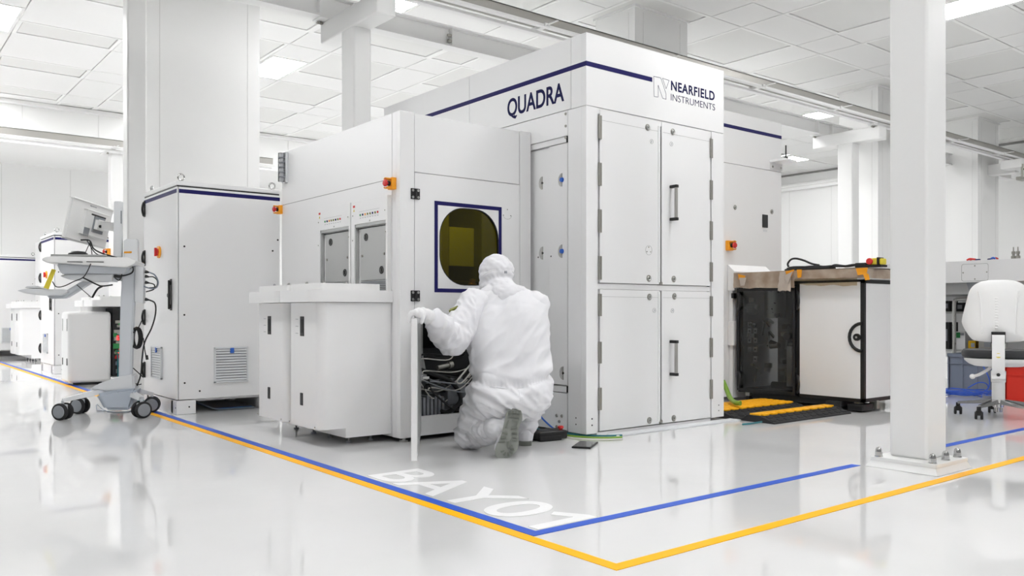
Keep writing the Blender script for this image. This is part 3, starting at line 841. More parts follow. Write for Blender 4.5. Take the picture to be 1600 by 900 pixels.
# service opening
MB().box(2.9, 3.77, HY + .012, HY + .05, .03, .155, .003).build('lower_sill', WHITE, Hd)
MB().box(2.9, 3.77, HY + .012, HY + .06, .775, .808, .002).build('upper_sill', GREYM, Hd)
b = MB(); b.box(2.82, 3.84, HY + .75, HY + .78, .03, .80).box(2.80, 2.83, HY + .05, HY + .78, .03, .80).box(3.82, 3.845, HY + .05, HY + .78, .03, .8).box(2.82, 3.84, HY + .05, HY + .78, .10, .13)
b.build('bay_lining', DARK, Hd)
e = MB()
e.box(3.0, 3.05, HY + .3, HY + .36, .13, .78).box(3.12, 3.16, HY + .32, HY + .36, .13, .78)
e.prism([(3.06, .78), (3.10, .78), (3.20, .30), (3.12, .30)], (0, HY + .3, 0), (1, 0, 0), (0, 0, 1), (0, .04, 0))
e.build('support_bracket', GREYM, Hd)
e = MB(); e.box(3.12, 3.34, HY + .2, HY + .36, .13, .36, .01).box(3.22, 3.36, HY + .1, HY + .22, .2, .38, .015)
e.cyl((3.26, HY + .14, .3), (3.36, HY + .1, .3), .045, seg=18); e.build('drive_unit', GREYP, Hd)
e = MB()
for k in range(7): e.box(2.98 + .03 * k, 3.0 + .03 * k, HY + .08, HY + .2, .135, .26 + .01 * (k % 3), .002)
each(e, 'terminal_block', GREYP, Hd)
e = MB(); e.cyl((3.15, HY + .12, .46), (3.24, HY + .12, .475), .016, seg=12).cyl((3.24, HY + .12, .475), (3.27, HY + .12, .48), .024, seg=12); e.build('connector', STEELD, Hd)
e = MB(); e.cyl((3.30, HY + .12, .54), (3.30, HY + .12, .62), .012, seg=10); e.build('valve', GREENP, Hd)
e = MB(); e.box(3.18, 3.6, HY + .36, HY + .5, .42, .58, .01).box(3.36, 3.7, HY + .15, HY + .5, .15, .4, .02); e.build('pump', DARK, Hd)
rr = random.Random(3)
for m_, n_, rad, nm in ((BLACK, 9, .007, 'black_cable'), (CABLEW, 6, .004, 'white_cable'), (GREYP, 4, .005, 'grey_cable')):
    for k in range(n_):
        y = HY + .05 + rr.random() * .1
        a = (2.96 + rr.random() * .1, y, .2 + rr.random() * .35); c = (3.2 + rr.random() * .4, y + .06, .15 + rr.random() * .55)
        mid = ((a[0] + c[0]) / 2 + rr.uniform(-.08, .08), y - .0, min(a[2], c[2]) - rr.random() * .02 + .02)
        MB().tube([a, (a[0] + .03, y, (a[2] + mid[2]) / 2 + .02), mid, (c[0] - .05, y + .03, (c[2] + mid[2]) / 2), c], rad, 7).build(nm, m_, Hd)
MB().tube([(3.14, HY + .10, .18), (3.2, HY + .07, .16), (3.30, HY + .06, .24), (3.24, HY + .08, .36), (3.1, HY + .1, .42), (3.02, HY + .12, .45)], .016, 10).build('black_cable', BLACK, Hd)
MB().tube([(3.42, HY + .05, .52), (3.30, HY + .02, .43), (3.24, HY + .02, .37), (3.3, HY + .04, .36), (3.42, HY + .06, .46)], .006, 8).build('white_cable', CABLEW, Hd)
MB().tube([(3.12, HY + .1, .80), (3.14, HY + .1, .68), (3.22, HY + .12, .62), (3.35, HY + .14, .64)], .005, 8).build('grey_cable', GREYP, Hd)
# open service door: hinged at the corner post, free edge towards the camera
fe = AD(647.2, 600, 4.50); hp = Vector((2.925, HY + .0, 0))
dv = Vector((fe.x - hp.x, fe.y - hp.y, 0)); DL = dv.length; dv.normalize(); dn = Vector((-dv.y, dv.x, 0))
if dn.x < 0: dn = -dn
cz = (.045 + .798) / 2
sd = MB().obox(hp + dv * DL / 2 + Vector((0, 0, cz)), dv, dn, (0, 0, 1), DL / 2, .0135, .3765, .003).build('service_door', WHITE, Hd)
b = MB(); b.obox(hp + dv * (DL / 2) + dn * .0145 + Vector((0, 0, cz)), dv, dn, (0, 0, 1), DL / 2 - .03, .002, .35)
b.build('inner_skin', GREYM, sd)
b = MB()
for z in (.2, .46, .70):
    b.obox(hp + dv * .01 - dn * .022 + Vector((0, 0, z)), dv, dn, (0, 0, 1), .02, .008, .035, .002)
b.build('hinge', BLACK, sd)
b = MB(); q = hp + dv * .12 + dn * .02
b.obox(q + Vector((0, 0, .42)), dv, dn, (0, 0, 1), .04, .01, .012, .002).cyl(q + Vector((0, 0, .42)), q + dn * .05 + Vector((0, 0, .42)), .009, seg=10)
b.build('door_catch', CHROME, sd)
# emergency stops and signal light on the left face
p = AX(613.5, 288, HX); estop(Hd, (HX, p.y - .02, p.z), (-1, 0, 0), (0, 1, 0), .85)
p = AX(437.5, 328.5, HX); estop(Hd, (HX, p.y - .03, p.z), (-1, 0, 0), (0, 1, 0), .8)
pt, pb2 = AX(447, 239, HX), AX(447, 286, HX); yc = pt.y
sl = MB().box(HX - .02, HX, yc - .045, yc + .045, pb2.z, pt.z, .006).build('signal_light', LGREY, Hd)
b = MB()
zs = np.linspace(pb2.z + .005, pt.z - .005, 7)
for k in range(6): b.cyl((HX - .035, yc, zs[k] + .002), (HX - .035, yc, zs[k + 1] - .002), .030, seg=20)
each(b, 'light_segment', CLEAR, sl)
MB().cyl((HX - .035, yc, zs[0]), (HX - .035, yc, zs[-1]), .018, seg=14).build('light_core', LGREY, sl)
b = MB()
for k in (1, 2, 3, 4, 5): b.cyl((HX - .035, yc, zs[k] - .004), (HX - .035, yc, zs[k] + .004), .031, seg=20)
each(b, 'light_ring', GREYP, sl)
b = MB(); pz = AX(570, 262, HX).z
b.box(HX - .0008, HX, 4.757, HY1 - .02, 1.70, 1.704); b.build('panel_seam', GAPM, Hd, 0)
for x, y in ((2.84, 4.70), (3.82, 4.70), (2.84, 6.4), (3.82, 6.4)):
    MB().cyl((x, y, 0), (x, y, .012), .03, seg=18).cyl((x, y, .012), (x, y, .03), .012, seg=12).build('levelling_foot', STEEL, Hd)

# ------------------------------------------------------------------ load ports on the left face
PX = 2.28
def load_port(y0, y1, label, cover=True):
    ym = (y0 + y1) / 2
    t = thing('load_port', (2.53, ym, 0), label, 'load port', 'load ports on the white cabinets')
    # lower cover with rounded front corners and a toe recess
    def plan(x0, x1, a, c, r): return [(x1, a), (x1, c), (x0 + r, c)] + [(x0 + r - r * math.sin(math.radians(k * 11.25)), c - r + r * math.cos(math.radians(k * 11.25))) for k in range(1, 9)] + [(x0 + r - r * math.cos(math.radians(k * 11.25)), a + r - r * math.sin(math.radians(k * 11.25))) for k in range(0, 9)]
    full = plan(PX, HX - .002, y0, y1, .055)
    b = MB(); b.prism([(min(x, PX + .18), y) for x, y in full], (0, 0, .112), (1, 0, 0), (0, 1, 0), (0, 0, .785))
    b.box(PX + .18, HX - .002, y0, y1, .05, .897)
    lc = b.build('lower_cover', WHITE, t, 30)
    yy = y1 - (y1 - y0) * .47
    o = MB().box(PX - .004, PX + .002, yy - .027, yy + .027, .685, .81, .003).build('status_display', BLACK, lc)
    MB().box(PX - .006, PX - .003, yy - .02, yy + .02, .705, .79, .002).build('display_glass', DARK, o)
    b = MB()
    for k in range(3): b.box(PX - .001, PX, yy + .06, yy + .10, .70 + .045 * k, .703 + .045 * k)
    b.build('display_marks', GREYP, lc, 0)
    MB().box(PX - .005, PX + .002, yy - .012, yy + .026, .245, .325, .004).build('finger_pull', BLACK, lc)
    b = MB()
    for y in (y0 + .06, y1 - .02): screw(b, (PX, y, .125), (-1, 0, 0), .006, .003)
    each(b, 'cover_screw', STEELD, lc)
    b = MB()
    for x, y in ((PX + .26, y0 + .12), (PX + .26, y1 - .08), (PX + .42, y0 + .12)): b.cyl((x, y, 0), (x, y, .012), .018, seg=14).cyl((x, y, .012), (x, y, .115), .007, seg=10)
    each(b, 'levelling_foot', GREYP, t, near=.12)
    # table slab and raised plate
    MB().prism(plan(2.215, HX - .002, y0 - .025, y1 + .025, .06), (0, 0, .900), (1, 0, 0), (0, 1, 0), (0, 0, .075)).build('table_slab', WHITE, t, 30)
    pl = MB().prism(plan(2.29, 2.70, y0 + .0, y1 - .01, .02), (0, 0, .975), (1, 0, 0), (0, 1, 0), (0, 0, .042)).build('carrier_plate', WHITE2, t, 30)
    b = MB()
    for x, y in ((2.36, ym - .12), (2.36, ym + .12), (2.58, ym)): b.lathe([(.009, 0), (.009, .012), (.004, .018), (0, .018)], (x, y, 1.017), seg=12)
    each(b, 'locating_pin', STEEL, pl)
    # upper frame with its opening
    a, c, z0, z1 = y0 + .0, y1 + .035, .975, 1.597
    o0, o1, h1 = y0 + .022, y1 - .015, 1.437
    b = MB(); b.box(HX - .03, HX - .001, a, c, h1, z1, .003).box(HX - .03, HX - .001, a, o0, z0, h1 + .003, .002).box(HX - .03, HX - .001, o1, c, z0, h1 + .003, .002)
    uf = b.build('upper_frame', WHITE, t)
    b = MB(); b.box(HX - .026, HX - .003, o1 - .012, o1 - .001, z0, h1).box(HX - .026, HX - .003, o0 - .001, o1, h1 - .02, h1); b.build('frame_liner', GREYM, uf)
    dp = MB().box(HX - .012, HX - .002, o0 + .0, o1 - .05, 1.052, 1.405, .004).build('port_door', GREYM, t)
    for fy, fz in ((.78, 1.345), (.22, 1.115)):
        y = o0 + (o1 - .05 - o0) * fy
        l = MB().lathe([(.026, 0), (.026, .003), (.018, .003), (.018, 0)], (HX - .012, y, fz), (-1, 0, 0), ring=True).box(HX - .018, HX - .012, y - .005, y + .005, fz - .014, fz + .014).build('latch_key', BLACK, dp)
        MB().lathe([(.017, 0), (.017, .0015), (0, .0015)], (HX - .0125, y, fz), (-1, 0, 0), 16).build('key_disc', STEEL, l)
    b = MB()
    for fy in (.92, .12): screw(b, (HX - .012, o0 + (o1 - o0 - .05) * fy, 1.22), (-1, 0, 0), .009, .008)
    each(b, 'registration_pin', STEELD, dp)
    MB().box(HX - .0025, HX - .001, o0, o1, 1.405, 1.412).build('door_gap', BLACK, uf, 0)
    cols = [GREENP, NAVY, ORANGE, OLIVE, OLIVE, NAVY, OLIVE, RED]
    for k in range(8):
        y = y1 - .10 - k * .034
        MB().lathe([(.0075, 0), (.0075, .003), (.005, .005), (0, .005)], (HX - .03, y, 1.497), (-1, 0, 0), 12).build('indicator_lamp', cols[k], uf)
    b = MB()
    for k in range(8): b.box(HX - .031, HX - .0295, y1 - .108 - k * .034, y1 - .092 - k * .034, 1.474, 1.477)
    b.box(HX - .031, HX - .0295, y1 - .36, y1 - .08, 1.52, 1.521); b.build('indicator_caption', GREYP, uf, 0)
    lb = MB().box(HX - .031, HX - .0295, y1 - .022, y1 + .006, 1.555, 1.570).build('warning_label', RED, uf, 0)
    MB().prism([(y1 - .018, 1.528), (y1 + .002, 1.528), (y1 - .008, 1.546)], (HX - .031, 0, 0), (0, 1, 0), (0, 0, 1), (.0015, 0, 0)).build('warning_triangle', YLAB, lb, 0)
    b = MB()
    for y, z in ((y1 + .01, 1.50), (y0 + .03, 1.50), (y1 + .012, 1.33), (y0 + .02, 1.36), (ym, 1.45)): screw(b, (HX - .03, y, z), (-1, 0, 0), .005, .003)
    each(b, 'frame_screw', STEELD, uf)
    b = MB()
    for k in range(5): b.box(HX - .008, HX - .002, o0, o1 - .05, .985 + .013 * k, .990 + .013 * k)
    b.build('vent_slots', GREYP, uf, 0)
    return t
lp1 = load_port(4.765, 5.225, 'load port nearest the service door, left of the kneeling person')
lp2 = load_port(5.275, 5.76, 'second load port on the same white cabinet, beside the grey steel cabinet')

# ------------------------------------------------------------------ electrical cabinet
EX, EX1, EY, EY1 = 2.12, 2.998, 7.046, 7.994
def electrical(label):
    t = thing('electrical_cabinet', ((EX + EX1) / 2, (EY + EY1) / 2, 0), label, 'cabinet', 'electrical cabinets along the bay')
    MB().box(EX + .012, EX1, EY + .012, EY1, .12, 1.86, .002).build('body', DARK, t)
    b = MB()
    for x, y in ((EX, EY), (EX1 - .16, EY), (EX, EY1 - .16), (EX1 - .16, EY1 - .16)): b.box(x, x + .155, y, y + .155, .0, .115, .006)
    b.box(EX, EX + .03, EY + .1, EY1 - .1, .0, .115).box(EX + .1, EX1 - .1, EY1 - .03, EY1, .0, .115).box(EX + .05, EX1 - .05, EY + .05, EY1 - .05, .1, .12).box(EX1 - .1, EX1 - .07, EY + .1, EY1 - .1, 0, .115)
    pl = b.build('plinth', WHITE, t)
    b = MB(); q = AY(303, 645, EY)
    b.cyl((EX + .1, EY, .06), (EX + .1, EY - .001, .06), .007, seg=10).cyl((EX, EY + .03, .055), (EX - .001, EY + .03, .055), .007, seg=10); each(b, 'plinth_screw', BLACK, pl)
    sp = MB().box(EX + .018, EX1, EY, EY + .014, .122, 1.858, .003).build('side_panel', WHITE, t)
    MB().box(EX + .018, EX1, EY - .001, EY, 1.808, 1.840).build('stripe', NAVY, sp, 0)
    b = MB()
    for px, py in ((288, 385), (288, 492), (288.5, 598.5), (312, 611), (426, 392), (434, 375)):
        p = AY(px, py, EY); b.cyl((p.x, EY, p.z), (p.x, EY - .002, p.z), .008, seg=10)
    each(b, 'panel_screw', BLACK, sp)
    d = MB().box(EX, EX + .014, EY + .004, EY1, .122, 1.858, .003).build('door', WHITE, t)
    MB().box(EX - .001, EX, EY, EY1, 1.808, 1.840).build('stripe', NAVY, d, 0)
    yh = AX(267.5, 460, EX).y
    h = MB().box(EX - .006, EX, yh - .022, yh + .022, .85, 1.11, .004).build('door_handle', BLACK, d)
    MB().box(EX - .028, EX - .012, yh - .016, yh + .006, .86, 1.10, .006).box(EX - .014, EX, yh - .012, yh + .004, .87, .90).box(EX - .014, EX, yh - .012, yh + .004, 1.06, 1.09).cyl((EX, yh + .035, .975), (EX - .02, yh + .035, .975), .016, seg=14).build('lever', BLACK, h)
    for za, zb in ((1.83, 1.69), (1.39, 1.25), (.86, .72), (.39, .25)):
        b = MB(); b.box(EX - .01, EX + .004, EY1 - .05, EY1 - .012, zb, za, .003)
        b.tube([(EX - .008, EY1 - .016, za - .01), (EX - .022, EY1 - .03, za - .05), (EX - .022, EY1 - .03, zb + .05), (EX - .008, EY1 - .016, zb + .01)], .009, 8)
        b.build('hinge', BLACK, d)
    p = AX(249, 394, EX)
    sw = MB().lathe([(.052, 0), (.052, .012), (.044, .016), (.0, .016)], (EX, p.y, p.z), (-1, 0, 0), 28).build('main_switch', ORANGE, d)
    MB().lathe([(.032, 0), (.032, .012), (0, .012)], (EX - .016, p.y, p.z), (-1, 0, 0), 24).box(EX - .042, EX - .026, p.y - .009, p.y + .009, p.z - .036, p.z + .036, .003).build('switch_knob', RED, sw)
    def vent(parent, o, u, n, w, h):
        o, u, n = Vector(o), Vector(u), Vector(n); v = Vector((0, 0, 1))
        g = MB()
        e = .014
        for cc, hx, hz in ((o + u * w / 2 + v * e / 2, w / 2, e / 2), (o + u * w / 2 + v * (h - e / 2), w / 2, e / 2), (o + u * e / 2 + v * h / 2, e / 2, h / 2), (o + u * (w - e / 2) + v * h / 2, e / 2, h / 2)):
            g.obox(cc + n * .008, u, v, n, hx, hz, .008, .002)
        ns = 12
        for k in range(ns):
            z = e + (h - 2 * e) * (k + .5) / ns
            tilt = (n * -.6 + v).normalized()
            g.obox(o + u * w / 2 + v * z + n * .008, u, tilt, u.cross(tilt), w / 2 - e, (h - 2 * e) / ns * .40, .0012)
        g.use(1); g.obox(o + u * w / 2 + v * h / 2 + n * .001, u, v, n, w / 2 - .004, h / 2 - .004, .0005)
        g.use(2); g.obox(o + u * w * .52 + v * (h - .03) + n * .012, u, v, n, .016, .022, .006, .002)
        g.build('vent_grille', [LGREY, GREYP, BLUEG], parent)
    vent(sp, (2.42, EY, .245), (1, 0, 0), (0, -1, 0), .29, .298)
    vent(d, (EX, 7.735, .265), (0, -1, 0), (-1, 0, 0), .30, .275)
    MB().box(EX - .002, EX1, EY - .002, EY1, 1.870, 1.907, .006).box(EX + .012, EX1 - .01, EY + .012, EY1 - .01, 1.85, 1.872).build('roof', WHITE, t)
    MB().box(EX + .004, EX1 - .004, EY + .004, EY1 - .004, 1.8585, 1.8702).build('roof_gasket', BLACK, t, 0)
    for x, y in ((EX + .05, EY + .05), (EX1 - .05, EY + .05), (EX + .05, EY1 - .06)):
        MB().tube([(x, y + .0 + .026 * math.sin(a), 1.943 + .026 * math.cos(a)) for a in [2 * PI * k / 16 for k in range(16)]] if x < EX + .1 and y > EY + .3 else [(x + .026 * math.sin(a), y, 1.943 + .026 * math.cos(a)) for a in [2 * PI * k / 16 for k in range(16)]], .007, 8, 1, True).cyl((x, y, 1.905), (x, y, 1.918), .018, seg=14).build('lifting_eye', CHROME, t)
    return t
e1 = electrical('grey white electrical cabinet with black handle, red switch and two vents, beside the cart')
e2 = dup(e1, (.085, 5.60, 0)); e2['label'] = 'electrical cabinet farther along the bay, half hidden by the computer cart'
e3 = dup(e1, (-.1, 11.25, 0)); e3['label'] = 'farthest electrical cabinet, at the left frame edge against the back wall'
# cables under the first cabinet
for i, (m_, dz) in enumerate(((CABLEG, .0), (TEALC, .008), (BLUEC, .004))):
    o = MB().tube([(2.36, 7.40 + i * .05, .08), (2.42, 7.26 + i * .04, .04), (2.5, 7.16 + i * .03, .009), (2.65, 7.13 + i * .03, .009), (2.80, 7.13 + i * .03, .009)], .007, 7).build('cable', m_)
    tag(settle(o), ('slate grey', 'teal', 'blue')[i] + ' cable running out below the nearest electrical cabinet', 'cable')

# ------------------------------------------------------------------ next machine in the bay
t = thing('wafer_handler', (3.3, 11.3, 0), 'white handler cabinet of the next machine, seen between monitor and cart mast', 'cabinet')
MB().box(HX, HX1, 10.40, 12.2, .03, HZ, .004).build('body', WHITE, t)
p = AX(171, 394, HX); estop(t, (HX, 12.12, p.z), (-1, 0, 0), (0, 1, 0), 1.)
for i, (oy, lab) in enumerate(((5.68, 'load port of the next machine behind the cart, its table above a pulled out cover'), (6.20, 'load port beyond that one, mostly behind the cart tray'))):
    l = dup(lp1, (0, oy, 0), skip=('lower_cover', 'levelling_foot') if i == 0 else ()); l['label'] = lab
t = thing('service_cover', (2.2, 10.7, 0), 'plain white cover pulled out from the next machine behind the cart', 'cover')
b = MB(); b.box(1.985, 2.44, 10.55, 10.94, .03, .84, .04, 4); b.build('shell', WHITE, t)
for yy in (10.60, 10.84):
    MB().box(1.98, 1.986, yy - .015, yy + .015, .23, .31, .002).build('finger_pull', BLACK, t)
    MB().box(1.98, 1.986, yy - .012, yy + .012, .62, .76, .002).build('display_window', GREYM, t)
MB().box(2.1, 2.35, 10.6, 10.9, 0, .035).build('trolley_base', DARK, t)
t = thing('control_electronics', (2.63, 10.6, 0), 'dark exposed electronics with red lights between pulled out cover and cart mast', 'electronics')
MB().box(2.455, 2.74, 10.57, 10.9, .09, .88).build('chassis', DARK, t)
rr = random.Random(5); bs = {REDLED: MB(), GREENP: MB(), STEELD: MB(), TEALC: MB(), CRATEG: MB(), RED: MB()}
for k in range(60):
    m_ = rr.choice([STEELD, STEELD, TEALC, CRATEG, GREENP, RED]); x = 2.46 + rr.random() ** 1.6 * .2; z = .12 + rr.random() * .62; w_ = .02 + rr.random() * .05
    bs[m_].box(x, x + w_, 10.555 - rr.random() * .01, 10.575, z, z + .015 + rr.random() * .05)
for z in (.52, .55, .36): bs[REDLED].lathe([(.012, 0), (.012, .004), (0, .008)], (2.505, 10.548, z), (0, -1, 0), 10)
for m_, q in bs.items(): each(q, {REDLED: 'red_light', GREENP: 'green_board', STEELD: 'metal_housing', TEALC: 'teal_connector', CRATEG: 'grey_module', RED: 'red_module'}[m_], m_, t, 0)
MB().tube([(2.50, 10.54, .4), (2.505, 10.53, .2), (2.50, 10.51, .05), (2.49, 10.49, .009)], .008, 7).build('loose_cable', TEALC, t)
for i, (oy, lab) in enumerate(((11.35, 'near load port of the farthest machine at the left'), (11.88, 'far load port of the farthest machine at the left'))):
    l = dup(lp1, (.02, oy, 0)); l['label'] = lab
t = thing('wafer_handler', (3.3, 17, 0), 'farthest white handler cabinet, mostly behind the second electrical cabinet', 'cabinet')
MB().box(HX + .03, HX1, 16.06, 17.9, .03, HZ, .004).build('body', WHITE, t)
# ------------------------------------------------------------------ computer cart at the left
CM, CA, CB = Vector((1.82, 7.26, 0)), Vector((-.917, .398, 0)).normalized(), Vector((.398, .917, 0)).normalized()
def CP(px, py, lat=0.):
    q = Vector(ray(px, py)); d = Vector((q.x, q.y, 0)).dot(CB); t = (CM.dot(CB) + lat) / d
    return Vector((q.x * t, q.y * t, EYE + q.z * t))
def cslab(b, pix, l0, l1, ref=0.):
    """side outline (pixels at the cart's middle plane) extruded across the cart"""
    A = [CP(x, y, ref) for x, y in pix]
    va = [b.bm.verts.new(p + CB * (l0 - ref)) for p in A]; vb = [b.bm.verts.new(p + CB * (l1 - ref)) for p in A]; n = len(A)
    fs = [b.bm.faces.new(va[::-1]), b.bm.faces.new(vb)] + [b.bm.faces.new((va[i], va[(i + 1) % n], vb[(i + 1) % n], vb[i])) for i in range(n)]
    return fs
def cpart(name, pix, l0, l1, m, parent, bev=.008, ref=0.):
    b = MB(); cslab(b, pix, l0, l1, ref)
    bmesh.ops.recalc_face_normals(b.bm, faces=b.bm.faces[:])
    if bev: bmesh.ops.bevel(b.bm, geom=b.bm.edges[:], offset=bev, segments=2, affect='EDGES', clamp_overlap=True)
    return b.build(name, m, parent)
def taper(b, p0, p1, w0, h0, w1, h1):
    p0, p1 = Vector(p0), Vector(p1); d = (p1 - p0).normalized(); s = d.cross(Vector((0, 0, 1))).normalized(); u = s.cross(d)
    A = [b.bm.verts.new(p0 + s * x * w0 + u * z * h0) for x, z in ((-1, -1), (1, -1), (.8, 1), (-.8, 1))]
    B = [b.bm.verts.new(p1 + s * x * w1 + u * z * h1) for x, z in ((-1, -1), (1, -1), (.8, 1), (-.8, 1))]
    b.bm.faces.new(A[::-1]); b.bm.faces.new(B)
    for i in range(4): b.bm.faces.new((A[i], A[(i + 1) % 4], B[(i + 1) % 4], B[i]))
    return b
cart = thing('computer_cart', (CM.x, CM.y, 0), 'grey computer cart on four castors with monitor, worktop and keyboard tray', 'cart')
# base
cpart('base_housing', [(149, 616), (183, 609), (213, 607), (208, 625), (203, 641), (163, 641)], -.15, .12, CARTD, cart, .02, -.15)
cpart('base_shell', [(142, 607), (156, 599), (180, 590), (212, 583), (214, 612), (185, 613)], -.10, .10, LGREY, cart, .015)
wc = [(1.334, 7.288), (1.53, 7.658), (1.846, 7.033), (2.02, 7.38)]
hubc = CP(186, 606)
for (x, y), toe in zip(wc, (0, 1, 2, 3)):
    e = Vector((x, y, .152)); s = Vector((hubc.x, hubc.y, .225)) + (Vector((x, y, 0)) - Vector((hubc.x, hubc.y, 0))) * .12
    taper(MB(), s, e, .045, .022, .026, .014).build('base_leg', LGREY if toe != 3 else CARTG, cart)
    c = MB(); c.cyl((x, y, .10), (x, y, .15), .011, seg=12)
    ax = Vector((.75, .66, 0)) if toe < 2 else Vector((.35, .94, 0))
    if toe == 2: ax = Vector((.18, -.98, 0))
    ax.normalize()
    c.obox((x, y, .085), ax, Vector((-ax.y, ax.x, 0)), (0, 0, 1), .018, .035, .035, .008)
    c = c.build('castor', CARTG, cart)
    wh = MB()
    for sg in (-1, 1):
        q = Vector((x, y, .0655)) + ax * .032 * sg
        wh.lathe([(.035, -.0145), (.058, -.0145), (.0655, -.009), (.0655, .009), (.058, .0145), (.035, .0145)], q, ax, 32)
    each(wh, 'wheel', BLACKR, c)
    wh = MB()
    for sg in (-1, 1): wh.lathe([(0, 0), (.05, 0), (.046, .004), (0, .005)], Vector((x, y, .0655)) + ax * .0463 * sg, ax * sg, 28)
    each(wh, 'hub_cap', GREYP, c)
# mast
cpart('mast', [(187, 596), (207, 596), (209, 520), (217, 376), (196, 374), (190, 470)], -.055, .03, CARTG, cart, .01)
cpart('mast_head', [(195, 376), (216, 374), (217, 410), (196, 412)], -.06, .035, LGREY, cart, .006)
cpart('cable_clip', [(196, 394), (208, 393.5), (208, 396), (196, 396.5)], -.064, .0, TAPEO, cart, 0)
mp = cpart('monitor_post', [(178, 402), (179, 315), (192, 315), (191, 402)], -.03, .03, LGREY, cart, .006)
cpart('post_slot', [(189.5, 330), (191.5, 330), (191.5, 350), (189.5, 350)], -.032, -.02, GREYP, mp, 0)
# worktop, drawer, keyboard arm
cpart('worktop', [(64, 406), (68, 402), (80, 400), (200, 402), (213, 408), (207, 414), (196, 418), (90, 411), (74, 411)], -.22, .24, WHITE2, cart, .006, -.22)
cpart('work_mat', [(79, 397.2), (166, 397.8), (166, 400.6), (79, 400.2)], -.215, .2, GREYM, cart, .001, -.215)
b = MB()
for x0, x1 in ((105, 129), (135, 162)): cslab(b, [(x0, 408.3), (x1, 408.8), (x1, 409.9), (x0, 409.4)], -.2235, -.2, -.2235)
each(b, 'grip_slot', BLACK, cart, 0)
cpart('drawer_tray', [(88, 412), (200, 417), (195, 428), (165, 427), (95, 428)], -.16, .16, CARTG, cart, .008, -.16)
cpart('battery_box', [(92, 431), (104, 428), (178, 427), (176, 439), (130, 440), (108, 437)], -.13, .13, LGREY, cart, .008, -.13)
cpart('mast_bracket', [(165, 424), (193, 418), (193, 440), (178, 436)], -.06, .06, CARTG, cart, .006)
cpart('tray_arm', [(72, 462), (95, 459), (126, 440), (143, 440), (101, 466), (78, 467)], -.06, .06, CARTG, cart, .008, -.06)
ktr = cpart('keyboard_tray', [(26, 454), (40, 451), (100, 452), (106, 456), (96, 461), (66, 462), (38, 458)], -.13, .15, LGREY, cart, .005, -.13)
cpart('keyboard', [(38, 450), (42, 447), (60, 446.5), (66, 450.5)], -.08, .12, LGREY, ktr, .003, -.08)
cpart('yellow_tag', [(81, 420), (87.5, 422), (76, 452), (68, 449.5)], -.145, -.143, YLAB, cart, 0, -.145)
b = MB(); q = CP(122, 398, -.05)
b.lathe([(.075, 0), (.07, .02), (.05, .035), (0, .04)], CP(122, 400, 0)); b.build('mouse', BLACK, cart)
# monitor seen from behind
TL, TR, BR_, BL = AD(112, 307, 6.72), AD(170, 329, 7.12), AD(163, 386, 7.14), AD(103, 372, 6.72)
mo = (TL + TR + BR_ + BL) / 4; mu = ((TR - TL) + (BR_ - BL)).normalized(); mv = ((TL - BL) + (TR - BR_)); mv = (mv - mu * mv.dot(mu)).normalized(); mn = mu.cross(mv).normalized()
if mn.dot(mo - Vector((0, 0, EYE))) > 0: mn = -mn             # towards the viewer: the monitor's back
mw, mh = ((TR - TL).length + (BR_ - BL).length) / 4, ((TL - BL).length + (TR - BR_).length) / 4
mon = MB().obox(mo, mu, mv, mn, mw, mh, .016, .012, 3).build('monitor', WHITE2, cart)
MB().obox(mo - mn * .0165, mu, mv, mn, mw - .012, mh - .012, .001).build('screen', BLACK, mon)
rb = MB().obox(mo + mn * .03 + mu * .03 + mv * .0, mu, mv, mn, mw * .55, mh * .62, .022, .008).build('rear_housing', WHITE2, mon)
MB().obox(mo + mn * .053 + mv * mh * .45 + mu * .04, mu, mv, mn, mw * .38, .006, .001).build('vent_slot', BLACK, mon)
MB().obox(mo + mn * .053 - mu * mw * .28 - mv * mh * .48, mu, mv, mn, .03, .034, .001).build('socket_recess', GREYP, mon)
text('logo', 'iiyama', GREYP, mon, mo + mn * .0165 + mv * mh * .82 - mu * .035, mu if mu.cross(mv).dot(mn) > 0 else -mu, mv, .07, .016, .001)
vp = mo + mn * .058 + mu * .05
MB().obox(vp, mu, mv, mn, .055, .065, .006, .002).build('mount_plate', GREYP, mon)
pc = CP(182, 355)
ar = MB(); d = (pc - (vp + mn * .03)); L = d.length; d.normalize()
ar.obox(vp + mn * .03 + d * L * .5, d, d.cross(Vector((0, 0, 1))).normalized(), d.cross(Vector((0, 0, 1))).normalized().cross(d), L / 2, .02, .035, .004)
ar.obox(vp + mn * .022, mu, mv, mn, .05, .04, .02, .004)
ar.build('monitor_arm', WHITE2, cart)
kn = MB()
for dx, dz in ((-.03, -.01), (.035, .02)): kn.cyl(vp + mn * .04 + mu * dx + mv * dz, vp + mn * .06 + mu * dx + mv * dz, .012, seg=12)
each(kn, 'clamp_knob', BLACK, cart)
# power strip box on the mast
pb_ = cpart('power_box', [(213.5, 416), (226, 418), (226, 474), (213, 472)], -.07, .05, LGREY, cart, .004)
for py in (424.5, 431.5, 441, 467.5):
    q = CP(226.5, py, -.03); e = CP(233, py + 1.2, -.03)
    MB().cyl(q, q.lerp(e, .5), .013, seg=10).cyl(q.lerp(e, .5), e, .011, .006, 10).build('plug', BLACK, pb_)
def ctube(name, pix, r, m, lat=-.03, lab=None):
    return MB().tube([CP(p[0], p[1], p[2] if len(p) > 2 else lat) for p in pix], r, 7, 7).build(name, m, cart, label=lab)
ctube('power_cable', [(233, 425.5), (242, 430), (247, 441), (243, 450), (229, 449), (213, 440), (202, 425), (196, 408)], .006, CABLEG)
ctube('power_cable', [(233, 432.5), (240, 433), (246, 439), (244, 448), (232, 450)], .005, BLACK)
ctube('power_cable', [(233, 442), (241, 445), (240, 452), (228, 456)], .005, BLACK)
